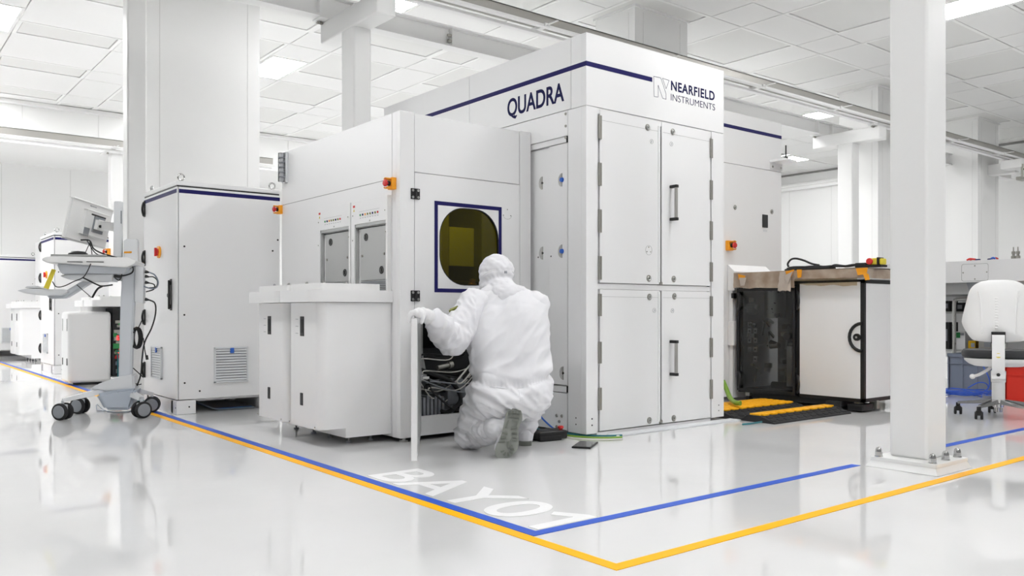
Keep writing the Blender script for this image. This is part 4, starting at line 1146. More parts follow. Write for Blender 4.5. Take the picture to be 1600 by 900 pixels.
ctube('power_cable', [(233, 468.5), (242, 474), (243, 490), (237, 512), (226, 535), (222, 560), (220, 585), (214, 603)], .006, BLACK)
ctube('monitor_cable', [(126, 375, -.2), (140, 376, -.2), (146, 388, -.2), (160, 396, -.2), (190, 405, -.12), (206, 415, -.1), (207, 425, -.1), (197, 430, -.08), (180, 432, -.1)], .006, BLACK)
ctube('monitor_cable', [(136, 376, -.1), (150, 396, -.1), (170, 402, -.1)], .004, BLACK)
ctube('monitor_cable', [(141, 378, -.1), (132, 398, -.1)], .003, BLACK); ctube('monitor_cable', [(141, 380, -.1), (144, 398, -.1)], .003, BLACK)
ctube('tray_cable', [(142, 412, -.235), (136, 425, -.235), (129, 434, -.2), (115, 440, -.2), (100, 447, -.2), (88, 448, -.15), (82, 440, -.15)], .004, BLACK)
ctube('tray_cable', [(130, 434, -.17), (150, 444, -.1), (160, 447, -.1), (176, 445, -.1)], .006, BLACK); ctube('tray_cable', [(144, 465, -.1), (152, 452, -.1), (160, 447, -.1)], .008, BLACK); ctube('tray_cable', [(120, 445, -.1), (143, 465, -.1)], .003, BLACK)
ctube('tray_cable', [(178, 433, -.1), (186, 438, -.1), (190, 430, -.1), (192, 424, -.1)], .004, BLACK)
MB().cyl(CP(178, 431.5, -.12), CP(190, 433, -.12), .012, seg=10).build('cable_connector', BLACK, cart)
lo = MB()
cc = CP(213.5, 528, -.02); lu = (CA * .55 + CB * .5).normalized()
for k in range(5):
    r_ = .075 + .004 * (k % 3); off = lu.cross(Vector((0, 0, 1))) * (k - 2) * .008
    lo.tube([cc + off + lu * r_ * .62 * math.cos(2 * PI * j / 20) + Vector((0, 0, r_ * 1.05 * math.sin(2 * PI * j / 20))) for j in range(20)], .0055, 6, 1, True)
lo.build('coiled_cable', BLACK, cart)
ctube('power_cable', [(224, 528), (226, 545), (228, 556)], .004, BLACK)
MB().cyl(CP(229, 555, -.03), CP(230, 562, -.03), .011, seg=10).build('cable_connector', BLACK, cart)
ctube('power_cable', [(222, 500), (216, 512), (208, 520)], .004, BLACK); ctube('power_cable', [(208, 575), (218, 584), (224, 590)], .004, BLACK); ctube('power_cable', [(209, 598), (216, 601), (221, 600)], .004, BLACK)
q0 = AZ(153, 634, .02); o = MB().tube([AZ(163, 642, .008), AZ(152, 640, .01), AZ(152, 632, .03), AZ(165, 642, .006), AZ(190, 644, .006), AZ(208, 642, .006)], .005, 6).build('cable', CABLEG)
tag(settle(o), 'thin grey cable trailing on the floor under the computer cart', 'cable')
for i in range(2):
    o = MB().tube([AZ(206, 634 - i * 5, .008), AZ(212, 632 - i * 5, .01), AZ(219, 631 - i * 5, .01), AZ(226, 630 - i * 5, .008)], .006, 6).build('cable', TEALC if i % 2 else BLACK)
    tag(settle(o), ['black cable on the floor behind the cart base', 'teal cable on the floor behind the cart base'][i], 'cable')

# ------------------------------------------------------------------ wrapped equipment rack behind the foreground column
KX, KY0, KY1, KZ0, KZ1, KXB = 6.62, 3.644, 4.895, .085, 1.108, 7.55
K = thing('equipment_rack', (7.0, 4.25, 0), 'black framed rack with smoked glass door and white panels under brown film', 'rack')
b = MB(); e = .032
for x in (KX, KXB - e):
    for y in (KY0, KY1 - e): b.box(x, x + e, y, y + e, KZ0, KZ1)
b.box(KX, KX + e, 4.242, 4.275, KZ0, KZ1)
for z in (KZ0, KZ1 - e):
    b.box(KX, KXB, KY0, KY0 + e, z, z + e).box(KX, KXB, KY1 - e, KY1, z, z + e).box(KX, KX + e, KY0, KY1, z, z + e).box(KXB - e, KXB, KY0, KY1, z, z + e)
b.build('frame', BLACK, K)
bx('side_panel', WHITE, K, KX - .002, KX + .02, KY0 + e, 4.242, KZ0 + .03, KZ1 - .02)
bx('side_panel', WHITE, K, KX + e, KXB - e, KY0 + .002, KY0 + .02, KZ0 + .03, KZ1 - .03)
bx('inner_panel', SLATE, K, KX + .62, KX + .64, 4.26, KY1 - .01, KZ0 + .02, KZ1 - .02); bx('base_pan', DARK, K, KX + .01, KXB - .02, KY0 + .02, KY1 - .02, KZ0, KZ0 + .02)
bx('partition', DARK, K, KX + .03, KXB - .03, 4.245, 4.262, KZ0 + .02, KZ1 - .02)
d = MB()
d.box(KX - .022, KX - .004, 4.278, 4.30, .10, 1.06).box(KX - .022, KX - .004, 4.872, 4.895, .10, 1.06).box(KX - .022, KX - .004, 4.3, 4.872, .10, .125).box(KX - .022, KX - .004, 4.3, 4.872, 1.03, 1.06)
d = d.build('glass_door', BLACK, K)
bx('smoked_pane', SMOKE, d, KX - .016, KX - .010, 4.30, 4.872, .125, 1.03, 0)
MB().cyl((KX - .022, 4.345, .62), (KX - .045, 4.345, .62), .035, seg=20).build('door_latch', BLACK, d)
for y, z in ((4.255, .94), (4.255, .20), (4.875, .94), (4.875, .20)):
    MB().tube([(KX - .02, y - .0, z + .075), (KX - .05, y - .03, z + .05), (KX - .058, y - .04, z), (KX - .05, y - .03, z - .05), (KX - .02, y, z - .075)], .011, 8).build('corner_loop', BLACK, K)
l = MB().tube([(KX - .006, 3.66 + .11 * math.cos(math.radians(a)), .627 + .115 * math.sin(math.radians(a))) for a in range(-90, 91, 15)], .014, 8, 1).build('panel_latch', BLACK, K)
MB().cyl((KX, 3.70, .627), (KX - .022, 3.70, .627), .03, seg=18).build('latch_cylinder', BLACK, l); MB().cyl((KX - .022, 3.70, .627), (KX - .025, 3.70, .627), .009, seg=12).build('latch_key', STEEL, l)
# inside, seen through the smoked pane
for px, py, w_, h_ in ((1208, 476, .11, .42),):
    a = AX(1196, 458, KX + .25); c = AX(1226, 497, KX + .25)
    MB().cyl((KX + .25, (a.y + c.y) / 2, c.z), (KX + .25, (a.y + c.y) / 2, 1.06), .10, seg=24).build('steel_vessel', STEEL, K)
MB().lathe([(.02, 0), (.05, .02), (.05, .10), (.03, .12), (.03, .16), (0, .16)], AX(1175, 492, KX + .12)).cyl(AX(1165, 478, KX + .12), AX(1185, 480, KX + .12), .025, seg=12).build('regulator_valve', LGREY, K)
for px, py in ((1171, 507), (1171, 517), (1180, 517), (1171, 532), (1180, 532), (1171, 546), (1180, 546), (1180, 561)):
    q = AX(px, py, KX + .10); g = MB().box(q.x, q.x + .05, q.y - .02, q.y + .02, q.z - .024, q.z + .024, .003).build('gauge', WHITE, K); MB().box(q.x - .003, q.x, q.y - .007, q.y + .007, q.z - .008, q.z + .008).build('gauge_face', DARK, g)
a, c = AX(1229, 541, KX + .06), AX(1237, 604, KX + .06); MB().box(KX + .06, KX + .09, c.y, a.y, c.z, a.z).build('cable_duct', LGREY, K)
h = MB()
for k in range(26): h.box(KX + .03, KX + .034, 4.302, 4.312, .15 + k * .033, .168 + k * .033)
h.build('perforated_strip', GREYM, K, 0)
rr = random.Random(11)
for k in range(26):
    y = 4.36 + rr.random() * .46; z = .2 + rr.random() * .6; m_ = rr.choice([GREYP, GREYM, STEELD, BLACK, LGREY, GREYM]); s_ = .02 + rr.random() * .035
    q = MB()
    if k % 3 == 0: q.cyl((KX + .14, y, z), (KX + .14, y + s_ * 2, z + rr.uniform(-.03, .03)), s_ * .6, seg=14)
    elif k % 3 == 1: q.box(KX + .12, KX + .12 + s_, y, y + s_ * 1.4, z, z + s_, .003)
    else: q.tube([(KX + .12, y, z), (KX + .09, y + .03, z + .05), (KX + .13, y + .06, z + .02), (KX + .12, y + .07, z - .08)], .008, 7)
    q.build(['pipe_fitting', 'valve_block', 'hose'][k % 3], m_, K)
MB().cyl((KX + .12, 4.32, .16), (KX + .12, 4.6, .16), .035, seg=16).build('manifold', BLACK, K)
for x, y in ((KX + .06, KY0 + .08), (KXB - .08, KY0 + .08), (KX + .06, KY1 - .08), (KXB - .08, KY1 - .08)):
    c = MB().box(x - .03, x + .03, y - .025, y + .025, .05, .086, .004).build('castor', STEELD, K); MB().cyl((x, y - .018, .032), (x, y + .018, .032), .032, seg=20).build('wheel', BLACKR, c)
bx('cable_tray', DARK, K, KX + .06, KXB - .1, KY0 + .3, KY1 - .1, .03, .084, .01); bx('corner_foot', BLACK, K, KX - .02, KX + .16, KY0 + .0, KY0 + .14, .012, .07, .015); bx('corner_foot', DARK, K, KX - .02, KX + .1, KY0 + .2, KY0 + .34, .03, .08, .01); bx('corner_foot', STEELD, K, KX + .19, KX + .23, KY0 - .01, KY0 + .06, .02, .09, .004)
# covered top
top = bx('worktop', WHITE, K, KX - .04, KXB + .02, KY0 - .03, KY1 + .01, 1.112, 1.195, .006)
b = MB()
def sheet(b, P, nu=14, nv=5, amp=.006, seed=0, th=.0015):
    """crumpled sheet between four corners (top left, top right, bottom right, bottom left)"""
    tl, tr, br, bl = [Vector(p) for p in P]; nrm = (tr - tl).cross(bl - tl).normalized()
    def grid(o):
        return [[b.bm.verts.new((tl.lerp(tr, i / nu)).lerp(bl.lerp(br, i / nu), j / nv) + nrm * (amp * noise.noise(Vector((i * .55 + seed, j * .6, seed))) * (.25 + j / nv) + o) + Vector((0, 0, amp * 1.5 * noise.noise(Vector((i * .4, seed, 3))) * (j / nv)))) for i in range(nu + 1)] for j in range(nv + 1)]
    G, H_ = grid(0), grid(th)
    for j in range(nv):
        for i in range(nu):
            b.bm.faces.new((G[j][i], G[j][i + 1], G[j + 1][i + 1], G[j + 1][i])); b.bm.faces.new((H_[j][i], H_[j + 1][i], H_[j + 1][i + 1], H_[j][i + 1]))
    for j in range(nv):
        for i in (0, nu): b.bm.faces.new((G[j][i], G[j + 1][i], H_[j + 1][i], H_[j][i]))
    for i in range(nu):
        for j in (0, nv): b.bm.faces.new((G[j][i], G[j][i + 1], H_[j][i + 1], H_[j][i]))
fx = KX - .052
film = thing('protective_film', (7.0, 4.25, 1.197), 'brown crinkled protective film taped over the black framed rack top', 'film')
sheet(b, ((fx, KY1 + .015, 1.205), (fx, 4.262, 1.203), (fx - .003, 4.262, 1.050), (fx - .003, KY1 + .015, 1.062)), amp=.010, seed=2)
b.build('front_film', FILM, film, 60)
b = MB(); sheet(b, ((fx, 4.262, 1.203), (fx, KY0 - .04, 1.197), (fx, KY0 - .04, 1.118), (fx, 4.262, 1.123)), amp=.008, seed=5); b.build('front_film', FILM, film, 60)
b = MB(); sheet(b, ((fx - .004, 4.262, 1.125), (fx - .004, KY0 + .03, 1.12), (fx - .002, KY0 + .03, 1.055), (fx - .002, 4.262, 1.075)), amp=.008, seed=8); b.build('sheer_film', SHEETF, film, 60)
b = MB(); sheet(b, ((fx, KY0 - .04, 1.197), (KXB + .03, KY0 - .04, 1.197), (KXB + .03, KY0 - .042, 1.118), (fx, KY0 - .042, 1.118)), amp=.006, seed=4); b.build('end_film', FILM, film, 60)
b = MB(); sheet(b, ((fx, KY1 + .015, 1.205), (KXB, KY1 + .015, 1.205), (KXB, KY0 - .04, 1.204), (fx, KY0 - .04, 1.204)), amp=.004, nu=10, nv=10, seed=6); b.build('top_film', FILM, film, 60)
b = MB(); sheet(b, ((fx - .016, 4.40, 1.195), (fx - .016, 4.285, 1.20), (fx - .02, 4.29, 1.02), (fx - .02, 4.42, 1.03)), amp=.012, nu=8, nv=8, seed=9); b.build('loose_flap', LGREYF, film, 60)
def tape(pix, X=KX - .078, seed=0):
    P = [AX(x, y, X) for x, y in pix]; b = MB(); sheet(b, P, 4, 4, .004, seed); return b.build('tape', TAPEO, film, 60)
tape([(1153, 428), (1165, 431), (1160, 440), (1154, 436)], seed=1); tape([(1227, 424), (1241, 421), (1236, 433), (1230, 436)], seed=2); tape([(1245, 421), (1253, 421), (1252, 434), (1246, 434)], seed=3)
tape([(1337, 419), (1356, 418), (1354, 428), (1340, 430)], seed=4); tape([(1347, 424), (1357, 428), (1359, 437), (1352, 438)], seed=5)
b = MB(); sheet(b, [AX(x, y, KX - .085) for x, y in ((1155, 434), (1166, 434), (1163, 446), (1157, 447))], 4, 4, .004, 7); b.build('loose_flap', LGREYF, film, 60)
b = MB(); sheet(b, [AX(x, y, KX - .085) for x, y in ((1226, 430), (1239, 424), (1231, 443), (1227, 438))], 4, 4, .004, 9); b.build('loose_flap', LGREYF, film, 60)
# things lying on the film
zt = 1.211
def topline(px, dy=0.):
    return None
b = MB(); pts = []
def onK(px, py, X=6.75): return AX(px, py, X)
b.tube([onK(1232, 417), onK(1231, 412), onK(1236, 405.5), onK(1244, 404), onK(1256, 407), onK(1268, 412), onK(1280, 414.5)], .009, 8)
for k in range(6):
    q = onK(1262, 415); cy, cx = q.y, 6.78
    b.tube([(cx + (.10 - .008 * k) * math.sin(2 * PI * j / 14), cy + (.24 - .02 * k) * math.cos(2 * PI * j / 14), zt + .01 + .009 * (k % 3) + .004 * math.sin(j + k)) for j in range(14)], .008, 7, 2, True)
o = b.build('cable_coil', BLACKR); tag(settle(o), 'black cable coil with one raised loop on the film covered rack', 'cable coil')
b = MB()
for k in range(4):
    y = onK(1322, 415).y
    b.tube([(6.72 + .012 * k, y + .14, zt + .012), (6.7 + .014 * k, y + .10, zt + .022 + .004 * k), (6.73 + .01 * k, y, zt + .02), (6.7 + .015 * k, y - .1, zt + .026), (6.72 + .012 * k, y - .17, zt + .012)], .0095, 7)
q = onK(1348, 412); b.box(6.69, 6.76, q.y - .06, q.y + .04, zt, zt + .04, .008)
o = b.build('cable_bundle', BLACKR); tag(settle(o), 'black cable bundle with plug beside the yellow switch box', 'cable bundle')
q = onK(1371, 410)
t = thing('pendant_switch', (6.75, q.y, zt), 'yellow switch box with red button on top of the wrapped rack', 'switch box')
bx('base_plate', BLACK, t, 6.69, 6.80, q.y - .06, q.y + .07, zt, zt + .018, .004)
bx('switch_body', YLAB, t, 6.705, 6.79, q.y - .02, q.y + .06, zt + .018, zt + .075, .01); bx('switch_body', YLAB, t, 6.71, 6.78, q.y - .065, q.y - .035, zt + .018, zt + .07, .01)
MB().lathe([(.02, 0), (.02, .012), (.028, .016), (.026, .028), (0, .032)], (6.705, q.y + .035, zt + .048), (-1, 0, 0)).build('push_button', RED, t); bx('centre_block', BLACK, t, 6.70, 6.79, q.y - .035, q.y - .018, zt + .018, zt + .08, .004)

# ------------------------------------------------------------------ cable ramps on the floor
def ramp(x0, x1, ys, h, lid, label):
    ya, yb, yc, yd = ys
    t = thing('cable_ramp', ((x0 + x1) / 2, (ya + yd) / 2, 0), label, 'cable ramp')
    b = MB(); b.prism([(ya, .0), (ya, .008), (yb, h - .006), (yc, h - .006), (yd, .008), (yd, 0)], (x0, 0, 0), (0, 1, 0), (0, 0, 1), (x1 - x0, 0, 0))
    sl = math.hypot(yb - ya, h - .014); ev = Vector((0, yb - ya, h - .014)).normalized(); en = Vector((0, -ev.z, ev.y))
    n = int((x1 - x0) / .085)
    for k in range(n):
        for r_ in (.3, .7):
            c = Vector((x0 + (k + .5 + (.25 if r_ > .5 else -.1)) * (x1 - x0) / n, ya, .008)) + ev * sl * r_
            b.obox(c + en * .001, (1, 0, 0), ev, en, .026, .016, .004, .0025, 1)
    b.build('ramp_body', BLACKR, t)
    b = MB(); b.box(x0 + .02, x1 - .02, yb + .012, yc - .004, h - .007, h + .006, .003)
    n = 9
    for k in range(n):
        xa = x0 + .04 + k * (x1 - x0 - .08) / n; b.box(xa, xa + (x1 - x0) / n * .55, yb - .012, yb + .03, h - .0065, h + .0055, .002)
    n = int((x1 - x0) / .11)
    for k in range(n):
        for j in range(max(1, int((yc - yb) / .06))):
            b.box(x0 + .05 + k * .11, x0 + .12 + k * .11, yb + .03 + j * .06, yb + .055 + j * .06, h + .005, h + .009, .002)
    b.build('lid', YRAMP, t)
ramp(5.43, 6.5, (3.69, 3.82, 3.93, 3.99), .055, None, 'black cable ramp with narrow yellow lid, the nearer of the two')
ramp(5.42, 6.45, (4.03, 4.17, 4.52, 4.62), .06, None, 'black cable ramp with wide yellow lid, behind the nearer one')
o = MB().tube([AD(1130, 596, 7.35), AD(1135, 608, 7.25), AD(1141, 622, 7.1), AD(1149, 629, 6.85), AD(1157, 630, 6.8)], .02, 10).build('hose', GREENC)
tag(settle(o), 'green hose curving down onto the rear yellow cable ramp', 'hose')
for i, (m_, py) in enumerate(((TEALC, 0), (GREENC, 0), (CABLEW, 0))):
    o = MB().tube([AZ(822, 668 + i * 3, .009), AZ(850, 672 + i * 3, .009), AZ(884, 677 + i * 3, .009), AZ(912, 680 + i * 3, .009), AZ(945, 681 + i * 3, .009), AZ(972, 680 + i * 3, .009)], .006, 8).build('cable', m_)
    tag(settle(o), ['teal', 'green', 'white'][i] + ' cable on the floor along the tall cabinet corner', 'cable')
o = MB().tube([AX(838, 638, 3.86), AX(846, 652, 3.84), AX(858, 664, 3.81), AX(868, 672, 3.78), AD(874, 679, 5.62)], .006, 8).build('cable', BLUEG)
tag(settle(o), 'thin blue cable curving down to the black remote control', 'cable')
o = MB().tube([AZ(1160, 663, .012), AZ(1172, 662, .014), AZ(1185, 660, .014), AZ(1190, 659, .012)], .007, 8).build('cable', TEALC)
tag(settle(o), 'short teal cable between the grey cover strip and near cable ramp', 'cable')

# teach pendant and phone on the floor
a = AZ(835, 692); c = AZ(880, 688); u = (c - a).normalized(); v = Vector((-u.y, u.x, 0)); 
if v.y < 0: v = -v
m0 = (a + c) / 2 + v * .075 + u * .04; L = (c - a).length
t = thing('remote_control', (m0.x, m0.y, 0), 'black remote control with red button lying by the kneeling foot', 'remote control')
MB().obox(m0 + Vector((0, 0, .036)), u, v, (0, 0, 1), L / 2, .07, .028, .012, 3).obox(m0 + Vector((0, 0, .018)) - u * L * .1, u, v, (0, 0, 1), L * .38, .074, .016, .006).build('housing', BLACK, t)
MB().obox(m0 + Vector((0, 0, .065)) - u * .02, u, v, (0, 0, 1), L * .25, .045, .002, .001).build('display', DARK, t)
q = m0 + u * L * .36 - v * .03 + Vector((0, 0, .064)); MB().lathe([(.012, 0), (.012, .008), (.020, .010), (.020, .022), (.012, .026), (0, .026)], q).build('red_button', RED, t)
a, c = AZ(895, 699.5), AZ(931, 691.5)
pt_ = [AZ(895.5, 699.5), AZ(920, 703), AZ(932, 693.5), AZ(909, 690.8)]
m0 = sum(pt_, Vector()) / 4; u = ((pt_[2] - pt_[1]) + (pt_[3] - pt_[0])).normalized(); v = Vector((-u.y, u.x, 0))
L = ((pt_[2] - pt_[1]).length + (pt_[3] - pt_[0]).length) / 4; W_ = ((pt_[1] - pt_[0]).length + (pt_[2] - pt_[3]).length) / 4
t = thing('phone', (m0.x, m0.y, 0), 'black mobile phone lying flat on the glossy floor', 'phone')
MB().obox(m0 + Vector((0, 0, .0065)), u, v, (0, 0, 1), L, W_, .0055, .003, 2).build('case', BLACK, t)
MB().obox(m0 + Vector((0, 0, .0123)), u, v, (0, 0, 1), L - .006, W_ - .005, .0004).build('screen', PHONES, t)

# ------------------------------------------------------------------ office chair at the right
CD = 6.72
cc = AD(1560, 487, CD); cc.z = 0
V3 = cc.normalized(); R3 = Vector((V3.y, -V3.x, 0))
def CH(r, v, z): return cc + R3 * r + V3 * v + Vector((0, 0, z))
def PXY(px, py): return ((px - 1560) / F * (CD - .2) / 1.155, EYE + (487 - py) / F * (CD - .2))
ch = thing('office_chair', (cc.x, cc.y, 0), 'white backed swivel chair with black seat on a chrome five star base', 'chair')
# backrest shell: outline measured, curved round the sitter
half = [(1560, 437.5), (1540, 438), (1524, 443), (1514, 453), (1508, 472), (1501.5, 497), (1501.5, 506), (1507, 517), (1516, 529), (1526, 533.5), (1560, 535)]
poly = [PXY(*p) for p in half]; poly = poly + [(-x, z) for x, z in poly[-2:0:-1]]
def ploop(n=64):
    P = catmull([(x, 0, z) for x, z in poly], 6, True); return [(p.x, p.z) for p in P]
lp = ploop(); cxm, czm = 0, (min(z for x, z in lp) + max(z for x, z in lp)) / 2
bk = MB(); rings = []
for sc, dep in ((.0, -.058), (.35, -.056), (.65, -.048), (.85, -.036), (.96, -.018), (1.0, .0), (.97, .014), (.85, .022), (.5, .022), (0, .022)):
    ring = []
    for x, z in lp:
        X = x * sc; Z = czm + (z - czm) * sc
        ring.append(bk.bm.verts.new(CH(X, .13 * 0 - .20 + dep + 1.1 * X * X * .9 - .10 * (Z - czm) ** 2, Z)))
        if sc == 0: break
    rings.append(ring)
for A, B in zip(rings, rings[1:]):
    n = max(len(A), len(B))
    for i in range(n):
        j = (i + 1) % n
        if len(A) == 1: bk.bm.faces.new((A[0], B[i], B[j]))
        elif len(B) == 1: bk.bm.faces.new((A[i], B[0], A[j]))
        else: bk.bm.faces.new((A[i], A[j], B[j], B[i]))
back = bk.build('backrest', WHITE2, ch, 60)
for x0, x1 in ((1528, 1533), (1592, 1587)):
    P = []
    for px, py in ((x0, 455), ((x0 * .4 + x1 * .6), 470), (x1, 495), (x1, 522)):
        x, z = PXY(px, py); s_ = max(abs(x) / .28, abs(z - czm) / .24)
        P.append(CH(x, -.20 - .0525 + .99 * x * x - .10 * (z - czm) ** 2 + .012 * s_ * s_, z))
    MB().tube(P, .006, 6, 5).build('shell_crease', WHITE2, back)
b = MB()
for k in range(12):
    x, z = PXY(1557, 466 + k * 4.2); b.obox(CH(x, -.2565, z), R3, V3, (0, 0, 1), .012, .003, .007, .002, 1)
b.build('height_scale', WHITE2, back)
x, z0 = PXY(1559, 536); _, z1 = PXY(1559, 519)
bx0 = MB()
fr = MB().obox(CH(0, -.268, (z1 + z0) / 2), R3, V3, (0, 0, 1), .048, .012, (z1 - z0) / 2 + .003, .004).build('bracket_gasket', BLACK, ch)
sp = MB(); 
def bar(pts, hw, th):
    P = catmull(pts, 6); A = None
    for i, p in enumerate(P):
        t = (P[min(i + 1, len(P) - 1)] - P[max(0, i - 1)]).normalized(); n = R3.cross(t).normalized()
        q = [sp.bm.verts.new(p + R3 * a * hw + n * c * th) for a, c in ((-1, -1), (1, -1), (1, 1), (-1, 1))]
        if A:
            for k in range(4): sp.bm.faces.new((A[k], A[(k + 1) % 4], q[(k + 1) % 4], q[k]))
        else: sp.bm.faces.new(q[::-1])
        A = q
    sp.bm.faces.new(A)
bar([CH(0, -.275, .66), CH(0, -.285, .58), CH(0, -.29, .48), CH(0, -.26, .37), CH(0, -.22, .335)], .043, .011)
sp.obox(CH(0, -.10, .345), R3, V3, (0, 0, 1), .05, .16, .028, .01)
sp.build('back_support', WHITE2, ch)
x, z = PXY(1558, 555); b = MB(); b.lathe([(.019, 0), (.019, .001), (0, .001)], CH(0, -.301, z), -V3, 20); b.build('sticker', YLAB, ch)
x, z = PXY(1558, 591); b = MB(); b.cyl(CH(0, -.283, z + .03), CH(0, -.272 - .02, z + .03), .013, seg=16); b.build('bracket_bolt', BLACK, ch)
# seat
def seatpad(z0, z1, w0, w1, d0, d1, name, m):
    b = MB(); L = rrect(-w0, w0, -d0, d0, .16, 6); n = len(L); rr_ = []
    for f, zz_ in ((.0, z0), (.9, z0), (1, z0 + (z1 - z0) * .25), (1, z0 + (z1 - z0) * .7), (.94, z1), (0, z1 + .006)):
        kx = f * (w0 + (w1 - w0) * (zz_ - z0) / (z1 - z0)) / w0
        rr_.append([b.bm.verts.new(CH(xx * kx, yy * kx + .05, zz_)) for xx, yy in (L if f else L[:1])])
        if not f: rr_[-1][0].co = CH(0, .05, zz_)
    for A, B in zip(rr_, rr_[1:]):
        for i in range(n):
            j = (i + 1) % n
            if len(A) == 1: b.bm.faces.new((A[0], B[j], B[i]))
            elif len(B) == 1: b.bm.faces.new((A[i], A[j], B[0]))
            else: b.bm.faces.new((A[i], A[j], B[j], B[i]))
    return b.build(name, m, ch, 50)
seatpad(.465, .535, .255, .265, .22, .23, 'seat_pad', SEATBK); seatpad(.405, .468, .19, .262, .19, .225, 'seat_shell', WHITE2)
# lever, lift and star base
b = MB(); P0, P1, P2 = PXY(1545, 577), PXY(1530, 588), PXY(1518, 592)
b.tube([CH(-.05, .0, P0[1] + .02), CH(P0[0], -.02, P0[1] - .01), CH(P1[0], -.05, P1[1]), CH(P2[0], -.06, P2[1])], .012, 8).ball(CH(P2[0], -.06, P2[1]), .026, (1.1, .8, .8)); b.build('height_lever', WHITE2, ch)
MB().lathe([(.047, 0), (.047, .16), (.052, .165), (.054, .25), (0, .25)], CH(0, 0, .115)).build('lift_column', WHITE2, ch)
MB().lathe([(0, .048), (.03, .048), (.03, .075), (.04, .08), (.045, .15), (.0, .15)], CH(0, 0, 0)).cyl(CH(0, 0, .04), CH(0, 0, .05), .028, seg=16).build('hub', CHROME, ch)
for k in range(5):
    a = math.radians([203, 152, -18, 72, -72][k] if False else (258 - 15 + 72 * k))
    d = R3 * math.cos(a) + V3 * math.sin(a)
    taper(MB(), CH(0, 0, .125) + d * .03, CH(0, 0, .098) + d * .29, .026, .018, .017, .010).build('base_arm', CHROME, ch)
    p = CH(0, 0, 0) + d * .29
    c = MB().cyl(p + Vector((0, 0, .07)), p + Vector((0, 0, .098)), .016, seg=12).obox(p + Vector((0, 0, .05)), R3, V3, (0, 0, 1), .022, .022, .02, .006).build('castor', BLACK, ch)
    w_ = MB()
    for sg in (-1, 1): w_.lathe([(.0, -.010), (.026, -.010), (.031, -.005), (.031, .005), (.026, .010), (0, .010)], p + Vector((0, 0, .031)) + R3 * .02 * sg, R3, 20)
    each(w_, 'wheel', BLACKR, c)

# ------------------------------------------------------------------ bench machine at the right edge and what is stored under it
TX = 9.0
tb = thing('bench_machine', (9.7, 3.9, 0), 'white machine on legs behind the office chair at the right edge', 'machine')
bx('upper_housing', WHITE, tb, TX, 10.4, 2.4, 5.2, 1.14, 1.362, .004)
bx('underframe', GREYM, tb, TX + .12, 10.3, 2.5, 5.1, 1.02, 1.14, .003)
for x, y in ((TX + .5, 2.55), (10.2, 2.55), (TX + .5, 5.0), (10.2, 5.0)): bx('leg', STEELD, tb, x, x + .06, y, y + .06, 0, 1.02)
bx('rear_panel', WHITE, tb, 10.3, 10.32, 2.4, 5.2, .3, 1.05)
a, c = AX(1502.5, 413, TX), AX(1544.5, 438.5, TX)
L = rrect(c.y, a.y, c.z, a.z, .02, 5); I = rrect(c.y + .003, a.y - .003, c.z + .003, a.z - .003, .018, 5)
MB().prism(rrect(c.y, a.y, c.z, a.z, .02, 5), (TX, 0, 0), (0, 1, 0), (0, 0, 1), (-.002, 0, 0)).build('access_cover', WHITE, tb)
MB().prism(L, (TX - .0015, 0, 0), (0, 1, 0), (0, 0, 1), (-.0012, 0, 0), hole=I).build('cover_outline', GAPM, tb, 0)
s = MB(); ym, zm = (a.y + c.y) / 2, (a.z + c.z) / 2
for y, z in ((ym, a.z - .02), (ym, c.z + .02), (a.y - .015, zm), (c.y + .015, zm)): screw(s, (TX - .002, y, z), (-1, 0, 0), .008, .003)
each(s, 'cover_screw', STEELD, tb)
a = AX(1508, 446, TX + .05); MB().prism([(0, 0), (.16, 0), (.12, -.1), (.03, -.1)], (TX + .08, a.y, 1.14), (0, -1, 0), (0, 0, 1), (.02, 0, 0)).build('gusset', GREYP, tb)
# tools on top
def plier(px0, px1, py, lab, tw):
    p, q = AX(px0, py, TX + .12), AX(px1, py, TX + .12); p.z = q.z = 1.372; d = (q - p); L = d.length; d.normalize(); s_ = Vector((d.y, -d.x, 0))
    t = thing('pliers', (p.x, p.y, 1.362), lab, 'pliers')
    for sg, m_ in ((1, RED), (-1, BLUEG if tw else RED)):
        MB().tube([p + d * L * .05 + s_ * .03 * sg, p + d * L * .3 + s_ * .032 * sg + Vector((0, 0, .012)), p + d * L * .62 + s_ * .006 * sg + Vector((0, 0, .006))], .010, 8).build('handle', m_, t)
        MB().tube([p + d * L * .62 - s_ * .004 * sg, p + d * L * .8 + s_ * .012 * sg, p + d * L + s_ * .003 * sg], .009, 8).build('jaw', NAVY, t)
plier(1512, 1531, 404, 'red handled pliers with dark jaws lying flat on the bench machine', False); plier(1558, 1544, 404, 'red and blue pliers lying on the bench machine, the right pair', True)
for px, lab in ((1583.5, 'small grey tube fitting standing on the machine, left of two'), (1590.5, 'small grey tube fitting standing on the machine, right of two')):
    p = AX(px, 405, TX + .1); o = MB().lathe([(.022, 0), (.022, .03), (.013, .034), (.013, .05), (.018, .052), (.018, .075), (.006, .08), (.005, .12), (0, .12)], (p.x, p.y, 1.362), seg=14).build('tube_fitting', STEELD); tag(settle(o), lab, 'fitting')
